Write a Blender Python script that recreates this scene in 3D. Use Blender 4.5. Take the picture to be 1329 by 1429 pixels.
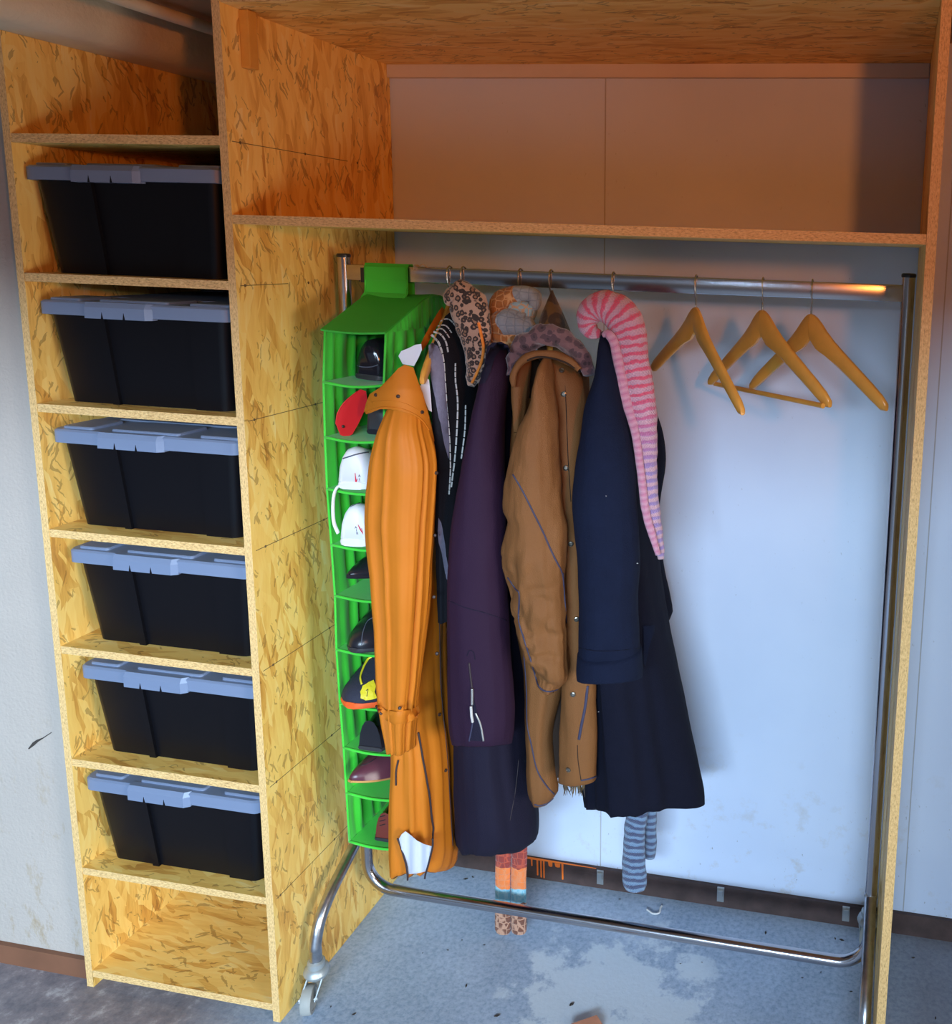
import bpy, bmesh, math, random
from mathutils import Vector, Matrix, noise
from mathutils.bvhtree import BVHTree
from mathutils.geometry import delaunay_2d_cdt

for o in list(bpy.data.objects):
    bpy.data.objects.remove(o)
S = bpy.context.scene
C = S.collection
rnd = random.Random(7)

# ------------------------------------------------------------------ camera
IW, IH = 1329.0, 1429.0
FPX, CX, CY = 1252.461, 1037.403, 557.590
CAM = Vector((1.33100, -1.64580, 1.82680))
YAW, PITCH, ROLL = -0.16470, 0.16340, -0.03220
_fwd = Vector((math.sin(YAW) * math.cos(PITCH), math.cos(YAW) * math.cos(PITCH), -math.sin(PITCH)))
_rt = Vector((math.cos(YAW), -math.sin(YAW), 0))
_dn = _fwd.cross(_rt)
RT = _rt * math.cos(ROLL) + _dn * math.sin(ROLL)
DN = -_rt * math.sin(ROLL) + _dn * math.cos(ROLL)
cd = bpy.data.cameras.new('camera')
cam = bpy.data.objects.new('camera', cd)
C.objects.link(cam)
cd.sensor_fit = 'HORIZONTAL'
cd.sensor_width = 36
cd.lens = FPX / IW * 36
cd.shift_x = (IW / 2 - CX) / IW
cd.shift_y = (CY - IH / 2) / IW
cd.clip_start = 0.05
mw = Matrix((RT, -DN, -_fwd)).transposed().to_4x4()
mw.translation = CAM
cam.matrix_world = mw
S.camera = cam


def ray(u, v):
    return (RT * ((u - CX) / FPX) + DN * ((v - CY) / FPX) + _fwd)


def P(u, v, y):
    """the point of the pixel's ray at depth y"""
    d = ray(u, v)
    return CAM + d * ((y - CAM.y) / d.y)


def PZ(u, v, z):
    d = ray(u, v)
    return CAM + d * ((z - CAM.z) / d.z)


def PX(u, v, x):
    d = ray(u, v)
    return CAM + d * ((x - CAM.x) / d.x)


# ------------------------------------------------------------------ light
w = bpy.data.worlds.new('sky')
S.world = w
w.use_nodes = True
bg = w.node_tree.nodes['Background']
bg.inputs[0].default_value = (0.55, 0.74, 1.0, 1)
bg.inputs[1].default_value = 0.5


def lamp(name, typ, loc, energy, col, rot=(0, 0, 0), **kw):
    l = bpy.data.lights.new(name, typ)
    l.energy = energy
    l.color = col
    for k, v in kw.items():
        setattr(l, k, v)
    o = bpy.data.objects.new(name, l)
    C.objects.link(o)
    o.location = loc
    o.rotation_euler = rot
    return o


def aim(o, tgt):
    o.rotation_euler = (Vector(tgt) - o.location).to_track_quat('-Z', 'Y').to_euler()


# bright strip of sky beyond the open garage door behind the camera
day = lamp('daylight', 'AREA', (4.2, -8.4, 3.40), 2350, (0.59, 0.79, 1.0), shape='RECTANGLE', size=9.0, size_y=1.2)
aim(day, (0.6, 0.6, 1.2))
# invented fill lamp near the right wall, added to brighten the divider panel
side_light = lamp('side_fill_light', 'AREA', (2.92, -1.25, 0.92), 12.5, (1.0, 0.95, 0.88), shape='RECTANGLE', size=1.1, size_y=0.9, spread=math.radians(66))
aim(side_light, (0.0, 0.0, 0.62))
# warm garage lamp, high on the right, turned up towards the ceiling
bulb = lamp('lamp', 'SPOT', (1.87, -1.8, 2.02), 62, (1.0, 0.28, 0.045), shadow_soft_size=0.06, spot_size=math.radians(84), spot_blend=1.0)
aim(bulb, (0.25, 0.5, 2.45))
S.view_settings.view_transform = 'Standard'
S.view_settings.look = 'None'
S.view_settings.exposure = 0.0
S.view_settings.gamma = 1.0


# ------------------------------------------------------------------ materials
class NT:
    def __init__(s, name):
        s.m = bpy.data.materials.new(name)
        s.m.use_nodes = True
        s.t = s.m.node_tree
        s.b = s.t.nodes['Principled BSDF']

    def n(s, typ, ins=None, **kw):
        nd = s.t.nodes.new('ShaderNode' + typ)
        for k, v in kw.items():
            setattr(nd, k, v)
        for k, v in (ins or {}).items():
            s.set(nd, k, v)
        return nd

    def set(s, nd, k, v):
        i = nd.inputs[k]
        if isinstance(v, bpy.types.NodeSocket):
            s.t.links.new(v, i)
        elif hasattr(v, '__len__') and len(v) == 3 and i.type == 'RGBA':
            i.default_value = (*v, 1)
        else:
            i.default_value = v

    def math(s, op, a, b=0.0, c=None):
        ins = {0: a, 1: b}
        if c is not None:
            ins[2] = c
        return s.n('Math', ins, operation=op).outputs[0]

    def mix(s, f, a, b, mode='MIX'):
        nd = s.n('Mix', data_type='RGBA', blend_type=mode)
        s.set(nd, 0, f)
        s.set(nd, 6, a)
        s.set(nd, 7, b)
        return nd.outputs[2]

    def ramp(s, f, stops, interp='LINEAR'):
        nd = s.n('ValToRGB', {0: f})
        r = nd.color_ramp
        r.interpolation = interp
        while len(r.elements) < len(stops):
            r.elements.new(0.5)
        for e, (p, c) in zip(r.elements, stops):
            e.position = p
            e.color = (*c, 1) if len(c) == 3 else c
        return nd.outputs[0]

    def coord(s, which='Object'):
        return s.n('TexCoord').outputs[which]

    def mapping(s, v, scale=(1, 1, 1), rot=(0, 0, 0), loc=(0, 0, 0)):
        return s.n('Mapping', {'Vector': v, 'Scale': scale, 'Rotation': rot, 'Location': loc}).outputs[0]

    def noise(s, v, scale, detail=3, rough=.55):
        return s.n('TexNoise', {'Vector': v, 'Scale': scale, 'Detail': detail, 'Roughness': rough}).outputs[0]

    def voro(s, v, scale=1.0, feature='F1', out='Color', rand=1.0):
        return s.n('TexVoronoi', {'Vector': v, 'Scale': scale, 'Randomness': rand}, feature=feature).outputs[out]

    def bump(s, h, strength=.3, dist=.002):
        nd = s.n('Bump', {'Height': h, 'Strength': strength, 'Distance': dist})
        s.set(s.b, 'Normal', nd.outputs[0])

    def base(s, c, rough=.6, metal=0.0, spec=None):
        s.set(s.b, 'Base Color', c)
        s.set(s.b, 'Roughness', rough)
        s.set(s.b, 'Metallic', metal)
        if spec is not None:
            s.set(s.b, 'Specular IOR Level', spec)
        return s.m


def plain(name, col, rough=.6, metal=0.0, bscale=None, bstr=.2, bdist=.002, var=.0, vscale=6., spec=None, sheen=0):
    t = NT(name)
    v = t.coord()
    c = col
    if var:
        f = t.noise(v, vscale, 4)
        d = tuple(x * (1 - var) for x in col)
        l = tuple(min(1, x * (1 + var)) for x in col)
        c = t.mix(t.ramp(f, [(.3, (0, 0, 0)), (.7, (1, 1, 1))]), d, l)
    if bscale:
        t.bump(t.noise(v, bscale, 3), bstr, bdist)
    if sheen:
        t.set(t.b, 'Sheen Weight', sheen)
    return t.base(c, rough, metal, spec)


def osb(name, perm):
    """oriented strand board; perm maps object axes to (along the strands, across, through)"""
    t = NT(name)
    sep = t.n('SeparateXYZ', {0: t.coord()})
    cv = t.n('CombineXYZ', {0: sep.outputs[perm[0]], 1: sep.outputs[perm[1]], 2: sep.outputs[perm[2]]}).outputs[0]
    wob = t.n('TexNoise', {'Vector': cv, 'Scale': 9.0, 'Detail': 2.0}).outputs[1]
    cv2 = t.n('VectorMath', {0: cv, 1: t.n('VectorMath', {0: wob, 'Scale': .035}, operation='SCALE').outputs[0]}, operation='ADD').outputs[0]
    lay = []
    for i, (ang, sx, sy) in enumerate(((.06, 6, 34), (-.30, 8, 44), (.40, 9, 42), (.12, 11, 80))):
        mp = t.n('VectorMath', {0: t.n('VectorRotate', {'Vector': cv2, 'Angle': ang}, rotation_type='Z_AXIS').outputs[0], 1: (sx, sy, 5.0)}, operation='MULTIPLY').outputs[0]
        mp = t.n('VectorMath', {0: mp, 1: (i * 3.1, i * 1.7, i * .37)}, operation='ADD').outputs[0]
        lay.append(t.n('SeparateColor', {0: t.voro(mp)}))
    val = lay[0].outputs[0]
    for i, th in ((1, .60), (2, .70), (3, .72)):
        h = t.math('GREATER_THAN', lay[i].outputs[1], th)
        val = t.n('Mix', {0: h, 2: val, 3: lay[i].outputs[0]}).outputs[0]
    grain = t.noise(t.n('VectorMath', {0: cv2, 1: (14., 230., 40.)}, operation='MULTIPLY').outputs[0], 1.0, 4)
    soft = t.noise(t.n('VectorMath', {0: cv2, 1: (5., 22., 6.)}, operation='MULTIPLY').outputs[0], 1.0, 3)
    v2 = t.math('ADD', t.math('MULTIPLY', val, .56), t.math('ADD', t.math('MULTIPLY', t.math('SUBTRACT', grain, .5), .40), t.math('ADD', t.math('MULTIPLY', t.math('SUBTRACT', soft, .5), .9), .22)))
    c = t.ramp(v2, [(.0, (.48, .20, .035)), (.2, (.72, .37, .07)), (.42, (.90, .55, .13)), (.62, (.95, .62, .165)), (.85, (.96, .68, .22)), (1., (.97, .76, .35))])
    # thin dark slits between strands
    wob2 = t.n('TexNoise', {'Vector': cv, 'Scale': 38.0, 'Detail': 2.0}).outputs[1]
    cv3 = t.n('VectorMath', {0: cv2, 1: t.n('VectorMath', {0: wob2, 'Scale': .02}, operation='SCALE').outputs[0]}, operation='ADD').outputs[0]
    sl = t.n('VectorMath', {0: t.n('VectorRotate', {'Vector': cv3, 'Angle': -.3}, rotation_type='Z_AXIS').outputs[0], 1: (34., 210., 20.)}, operation='MULTIPLY').outputs[0]
    sr = t.n('SeparateColor', {0: t.voro(sl)}).outputs[0]
    sl2 = t.n('VectorMath', {0: t.n('VectorRotate', {'Vector': cv3, 'Angle': .55}, rotation_type='Z_AXIS').outputs[0], 1: (30., 260., 20.)}, operation='MULTIPLY').outputs[0]
    sr2 = t.n('SeparateColor', {0: t.voro(sl2)}).outputs[0]
    clump = t.math('GREATER_THAN', t.noise(cv, 13.0, 2), .5)
    dark = t.math('MULTIPLY', t.math('MAXIMUM', t.math('LESS_THAN', sr, .10), t.math('LESS_THAN', sr2, .07)), clump)
    c = t.mix(t.math('MULTIPLY', dark, .50), c, (.22, .095, .02))
    t.bump(v2, .3, .0012)
    return t.base(c, .52)


def osb_edge(name, stretch):
    t = NT(name)
    v = t.n('VectorMath', {0: t.coord(), 1: stretch}, operation='MULTIPLY').outputs[0]
    f = t.noise(v, 1.0, 4, .7)
    g = t.noise(v, 3.3, 2)
    c = t.ramp(f, [(.3, (.36, .19, .07)), (.45, (.74, .46, .18)), (.6, (.90, .62, .27)), (.8, (.95, .72, .38))])
    t.bump(g, .6, .002)
    return t.base(c, .75)


def wallmat():
    t = NT('painted_wall_board')
    v = t.coord()
    c = t.mix(t.ramp(t.noise(v, 3.0, 3), [(.35, (0, 0, 0)), (.7, (1, 1, 1))]), (.64, .73, .91), (.69, .78, .95))
    # grime, denser low on the wall, and sparse dark scuffs
    z = t.n('SeparateXYZ', {0: v}).outputs[2]
    low = t.n('MapRange', {0: z, 1: .62, 2: .02, 3: 0., 4: 1.}).outputs[0]
    st = t.math('MULTIPLY', t.ramp(t.noise(v, 14, 5, .7), [(.56, (0, 0, 0)), (.74, (1, 1, 1))]), low)
    c = t.mix(t.math('MULTIPLY', st, .55), c, (.48, .36, .20))
    sp = t.math('MULTIPLY', t.ramp(t.noise(t.mapping(v, (1, 1, .6)), 95, 3, .6), [(.66, (0, 0, 0)), (.73, (1, 1, 1))]), t.ramp(t.noise(v, 5.5, 3), [(.45, (0, 0, 0)), (.6, (1, 1, 1))]))
    c = t.mix(t.math('MULTIPLY', sp, t.math('ADD', t.math('MULTIPLY', low, .6), .3)), c, (.16, .14, .12))
    t.bump(t.noise(v, 260, 3), .12, .001)
    return t.base(c, .55)


def plaster():
    t = NT('rough_plaster')
    v = t.coord()
    n1 = t.noise(v, 120, 4, .6)
    c = t.mix(t.noise(v, 4, 3), (.42, .37, .33), (.50, .44, .39))
    z = t.n('SeparateXYZ', {0: v}).outputs[2]
    low = t.n('MapRange', {0: z, 1: .9, 2: .05, 3: 0., 4: 1.}).outputs[0]
    st = t.math('MULTIPLY', t.ramp(t.noise(t.mapping(v, (1, 1, .45)), 16, 5, .75), [(.55, (0, 0, 0)), (.68, (1, 1, 1))]), low)
    c = t.mix(t.math('MULTIPLY', st, .7), c, (.34, .24, .12))
    t.bump(n1, .55, .004)
    return t.base(c, .85)


def concrete():
    t = NT('old_concrete')
    v = t.coord()
    f = t.noise(v, 3.2, 6, .62)
    c = t.ramp(f, [(.3, (.22, .33, .49)), (.5, (.31, .43, .61)), (.7, (.42, .55, .75))])
    # fine aggregate
    g = t.noise(v, 85, 3, .7)
    c = t.mix(.28, c, t.ramp(g, [(.35, (.25, .26, .28)), (.5, (.56, .58, .62)), (.72, (.88, .90, .92))]))
    # whitish worn paint in a patch before the rack
    d = t.n('VectorMath', {0: v, 1: (.74, .22, 0.)}, operation='DISTANCE').outputs['Value']
    near = t.n('MapRange', {0: d, 1: .34, 2: .10, 3: 0., 4: 1.}).outputs[0]
    wp = t.ramp(t.math('ADD', t.noise(v, 9, 6, .7), t.math('MULTIPLY', near, .26)), [(.60, (0, 0, 0)), (.68, (1, 1, 1))])
    c = t.mix(t.math('MULTIPLY', wp, t.math('MINIMUM', t.math('MULTIPLY', near, 2.2), .85)), c, (.66, .74, .82))
    # brownish worn part left of the shelving
    x = t.n('SeparateXYZ', {0: v}).outputs[0]
    br = t.n('MapRange', {0: x, 1: .02, 2: -.25, 3: 0., 4: 1.}).outputs[0]
    c = t.mix(t.math('MULTIPLY', br, .8), c, t.ramp(t.noise(v, 20, 5, .7), [(.35, (.12, .085, .08)), (.55, (.24, .18, .165)), (.72, (.55, .50, .48))]))
    br2 = t.n('MapRange', {0: x, 1: 1.36, 2: 1.5, 3: 0., 4: .5}).outputs[0]
    c = t.mix(br2, c, (.16, .13, .14))
    t.bump(t.math('ADD', f, t.math('MULTIPLY', g, .5)), .35, .004)
    return t.base(c, .78)


def knit(name, stops, period, rib=260, rowcol=None):
    """stripes along the strip's length: UV.y in metres, UV.x around"""
    t = NT(name)
    uv = t.n('SeparateXYZ', {0: t.coord('UV')})
    wob = t.math('MULTIPLY', t.math('SUBTRACT', t.noise(t.coord(), 60, 2), .5), .010)
    vv = t.math('ADD', uv.outputs[1], wob)
    ph = t.math('FRACT', t.math('DIVIDE', vv, period))
    c = t.ramp(ph, stops, 'LINEAR')
    if rowcol:
        c2 = t.ramp(ph, rowcol[0])
        f = t.n('MapRange', {0: uv.outputs[1], 1: rowcol[1], 2: rowcol[2], 3: 0., 4: 1.}).outputs[0]
        side = t.n('MapRange', {0: uv.outputs[0], 1: .35, 2: .6, 3: 0., 4: .0}).outputs[0]
        c = t.mix(t.math('MAXIMUM', f, side), c, c2)
    a = t.math('SINE', t.math('MULTIPLY', uv.outputs[0], 190.))
    b = t.math('SINE', t.math('MULTIPLY', uv.outputs[1], 900.))
    hgt = t.math('ADD', t.math('MULTIPLY', t.math('MULTIPLY', a, b), .5), t.noise(t.coord(), 220, 2))
    c = t.mix(t.math('MULTIPLY', t.math('ADD', t.math('MULTIPLY', a, b), 1.), .13), c, (.25, .18, .25))
    t.bump(hgt, .6, .004)
    t.set(t.b, 'Sheen Weight', .3)
    return t.base(c, .9)


def leopard(name, bgc, spot, ring, sc):
    t = NT(name)
    v = t.coord()
    d = t.voro(v, sc, out='Distance')
    n = t.noise(v, sc * 1.6, 2)
    dd = t.math('ADD', d, t.math('MULTIPLY', t.math('SUBTRACT', n, .5), .5))
    c = t.ramp(dd, [(.0, spot), (.20, spot), (.27, ring), (.52, ring), (.58, bgc), (1., bgc)])
    t.bump(t.noise(v, 180, 3), .5, .003)
    t.set(t.b, 'Sheen Weight', .4)
    return t.base(c, .9)


def giraffe(name, bands):
    """honeycomb cells; bands = [(v, cell colour, line colour)] along UV.y"""
    t = NT(name)
    uv = t.coord('UV')
    v = t.n('SeparateXYZ', {0: uv}).outputs[1]
    ob = t.coord()
    e = t.n('TexVoronoi', {'Vector': ob, 'Scale': 56., 'Randomness': .3}, feature='DISTANCE_TO_EDGE').outputs[0]
    vn = t.math('ADD', v, t.math('MULTIPLY', t.math('SUBTRACT', t.noise(ob, 30, 1), .5), .03))
    cell = t.ramp(vn, [(b[0], b[1]) for b in bands], 'CONSTANT')
    line = t.ramp(vn, [(b[0], b[2]) for b in bands], 'CONSTANT')
    c = t.mix(t.ramp(e, [(.03, (0, 0, 0)), (.075, (1, 1, 1))]), line, cell)
    t.bump(t.math('ADD', t.math('MULTIPLY', t.ramp(e, [(0, (0, 0, 0)), (.3, (1, 1, 1))]), 1.), t.noise(ob, 300, 2)), .6, .004)
    t.set(t.b, 'Sheen Weight', .3)
    return t.base(c, .9)


def cloth(name, col, rough=.8, weave=500, var=.12, big=9, sheen=.15, bstr=.35):
    t = NT(name)
    v = t.coord()
    c = t.mix(t.noise(v, big, 4), tuple(x * (1 - var) for x in col), tuple(min(1, x * (1 + var)) for x in col))
    h = t.math('ADD', t.noise(v, weave, 2), t.math('MULTIPLY', t.noise(t.mapping(v, (1, 1, .3)), 38, 3), 1.6))
    t.bump(h, bstr, .003)
    t.set(t.b, 'Specular IOR Level', .18)
    return t.base(c, rough)


M = {}
M['osb_panel'] = osb('osb_panel', (2, 1, 0))
M['osb_shelf'] = osb('osb_shelf', (0, 1, 2))
M['edge_v'] = osb_edge('osb_edge_upright', (420., 420., 130.))
M['edge_h'] = osb_edge('osb_edge_shelf', (130., 420., 420.))
M['wall'] = wallmat()
M['plaster'] = plaster()
M['concrete'] = concrete()
M['ceiling'] = plain('ceiling_board', (.40, .25, .14), .8, var=.1)
M['asphalt'] = plain('asphalt', (.07, .07, .075), .9, var=.2)
M['brickwall'] = plain('brown_brick', (.34, .19, .11), .8, var=.2)
M['beam'] = plain('beam_plaster', (.74, .64, .44), .85, bscale=60, bstr=.5, bdist=.004, var=.08)
M['lath'] = plain('pale_lath', (.70, .62, .52), .7, var=.06)
M['brownboard'] = plain('brown_baseboard', (.20, .085, .045), .6, bscale=40, var=.15)
M['darkboard'] = plain('dark_baseboard', (.075, .045, .040), .7, bscale=60, bstr=.4, var=.3, vscale=20)
M['groove'] = plain('joint_grey', (.45, .46, .50), .8)  # grey of the back wall's board joints
M['pencil'] = plain('pencil_line', (.14, .09, .04), .9)
M['steel'] = plain('galvanised_clip', (.55, .55, .53), .45, .9, bscale=120)
M['orangepaint'] = plain('orange_spray_paint', (.95, .20, .02), .45)
M['chrome'] = plain('chrome_tube', (.48, .46, .48), .2, 1.0, bscale=30, bstr=.03)
M['wornchrome'] = plain('worn_steel_tube', (.46, .47, .50), .30, 1.0, bscale=120, bstr=.15, var=.25, vscale=40)
M['blackcap'] = plain('black_plastic_cap', (.02, .02, .022), .45)
M['caster'] = plain('caster_zinc', (.42, .46, .47), .42, .55, bscale=80)
M['castertyre'] = plain('caster_tyre', (.36, .37, .35), .6, var=.1)
M['boxblack'] = plain('black_plastic', (.004, .004, .006), .38, bscale=300, bstr=.06, bdist=.0005, spec=.22)
M['lidgrey'] = plain('grey_plastic_lid', (.18, .23, .345), .40, bscale=300, bstr=.06, bdist=.0005)
M['hangerwood'] = plain('varnished_hanger_wood', (.74, .36, .065), .28, var=.12, vscale=14)
M['wire'] = plain('hook_wire', (.55, .53, .50), .25, 1.0)
M['green'] = plain('green_nonwoven', (.045, .62, .035), .62, bscale=320, bstr=.3, bdist=.001, var=.06, sheen=.2)
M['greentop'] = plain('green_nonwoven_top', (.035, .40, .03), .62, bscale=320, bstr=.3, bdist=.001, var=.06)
M['orange'] = plain('orange_rubberised_coat', (.56, .165, .009), .60, bscale=22, bstr=.12, bdist=.004, var=.05, spec=.3)
M['white'] = plain('white_lining', (.82, .84, .92), .8, bscale=60)
M['greylining'] = plain('white_hem_lining', (.55, .57, .66), .85, bscale=60)
M['blacktape'] = plain('black_zip_tape', (.03, .018, .022), .6)
M['rivet'] = plain('dark_rivet', (.045, .022, .016), .45)
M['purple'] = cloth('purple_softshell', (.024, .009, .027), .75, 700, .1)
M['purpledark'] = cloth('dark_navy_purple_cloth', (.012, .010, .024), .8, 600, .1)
M['brown'] = cloth('brown_peach_skin', (.20, .083, .027), .62, 500, .12, 7, .3, .45)
M['lining'] = cloth('dark_brown_lining', (.035, .022, .016), .9)
M['piping'] = plain('navy_piping', (.035, .035, .075), .6)
M['snap'] = plain('antique_snap', (.26, .24, .20), .3, .9)
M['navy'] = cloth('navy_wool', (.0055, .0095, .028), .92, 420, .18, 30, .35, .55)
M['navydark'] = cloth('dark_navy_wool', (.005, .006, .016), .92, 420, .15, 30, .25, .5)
M['black'] = cloth('black_knit', (.014, .014, .019), .9, 350, .15)
M['greymarl'] = cloth('grey_marl_jersey', (.20, .19, .26), .9, 500, .2, 120)
M['dash'] = plain('white_stitch', (.52, .50, .48), .8)
M['fur'] = leopard('plum_leopard_fur', (.16, .085, .09), (.03, .017, .022), (.075, .04, .05), 62)
M['leopard'] = leopard('leopard_print', (.44, .28, .20), (.27, .15, .09), (.03, .018, .016), 92)
M['camo'] = leopard('brown_olive_print', (.15, .085, .025), (.10, .06, .03), (.06, .035, .02), 26)
M['pompom'] = plain('orange_braid', (.95, .25, .03), .8, bscale=200, bstr=.8, var=.2, vscale=90)
PINK = [(.0, (.70, .06, .13)), (.30, (.72, .10, .19)), (.42, (.64, .38, .46)), (.85, (.60, .32, .42)), (1., (.70, .08, .15))]
LILA = [(.0, (.30, .20, .46)), (.35, (.34, .24, .52)), (.5, (.66, .42, .48)), (.85, (.62, .38, .44)), (1., (.30, .20, .46))]
M['pinkknit'] = knit('pink_striped_knit', PINK, .0165, rowcol=(LILA, .30, .46))
M['pinkrib'] = knit('pink_rib_knit', [(.0, (.70, .22, .36)), (.5, (.76, .40, .52)), (1., (.62, .18, .32))], .014)
M['blueknit'] = knit('blue_striped_knit', [(.0, (.03, .05, .12)), (.36, (.04, .08, .18)), (.52, (.20, .34, .50)), (.85, (.15, .28, .46)), (1., (.03, .05, .12))], .0185)
BRN, BLU, ORA, RED = (.36, .13, .03), (.30, .48, .56), (.86, .22, .05), (.30, .04, .03)
M['giraffe'] = giraffe('honeycomb_knit_top', [(0, (.30, .34, .38), (.22, .26, .30)), (.07, BRN, (.62, .33, .14)), (.17, BLU, (.56, .36, .22)), (.22, BRN, (.62, .33, .14)), (.33, BLU, (.52, .30, .2)), (.38, (.30, .34, .40), (.22, .25, .3))])
M['giraffe2'] = giraffe('honeycomb_knit_end', [(0, RED, (.50, .08, .04)), (.055, ORA, (.80, .26, .10)), (.115, (.20, .50, .62), (.34, .58, .66)), (.155, (.17, .06, .035), (.52, .28, .18))])
M['brick'] = plain('terracotta', (.62, .26, .15), .8, bscale=60, bstr=.5, var=.12, vscale=30)
M['grit'] = plain('dirt_crumbs', (.05, .04, .035), .9)
M['scrap'] = plain('white_plaster_scrap', (.75, .75, .74), .8)
M['tape'] = plain('beige_tape', (.62, .46, .34), .7)
M['shoeblack'] = plain('black_leather', (.016, .016, .022), .30, bscale=60, bstr=.2)
M['shoerubber'] = plain('black_rubber', (.03, .03, .035), .55, bscale=120)
M['shoegloss'] = plain('black_patent', (.012, .012, .018), .12)
M['shoered'] = plain('red_foam', (.72, .012, .02), .5)
M['shoewhite'] = plain('white_leather', (.84, .85, .90), .5, bscale=90, bstr=.1)
M['shoegrey'] = plain('grey_trim', (.10, .11, .15), .6)
M['logored'] = plain('red_print', (.75, .03, .06), .5)
M['logogrey'] = plain('grey_print', (.12, .13, .15), .5)
M['shoenavy'] = plain('navy_mesh', (.022, .024, .045), .8, bscale=260, bstr=.6)
M['shoeorange'] = plain('orange_rubber', (.88, .12, .02), .5)
M['shoeyellow'] = plain('yellow_plastic', (.88, .74, .03), .4)
M['burgundy'] = plain('burgundy_leather', (.10, .028, .045), .32, bscale=50, bstr=.25)
M['redbrown'] = plain('red_brown_leather', (.17, .03, .02), .35, bscale=50, bstr=.2)
M['tan'] = plain('tan_lining', (.55, .27, .08), .7)


# ------------------------------------------------------------------ object helpers
def world_loc(o):
    v = Vector((0, 0, 0))
    while o:
        v += o.location
        o = o.parent
    return v


def tag(o, label, cat=None, group=None, kind=None):
    if label:
        o['label'] = label
    if cat:
        o['category'] = cat
    if group:
        o['group'] = group
    if kind:
        o['kind'] = kind
    return o


def thing(name, loc, label, cat, group=None):
    o = bpy.data.objects.new(name, None)
    o.empty_display_size = .05
    C.objects.link(o)
    o.location = loc
    return tag(o, label, cat, group)


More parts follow.
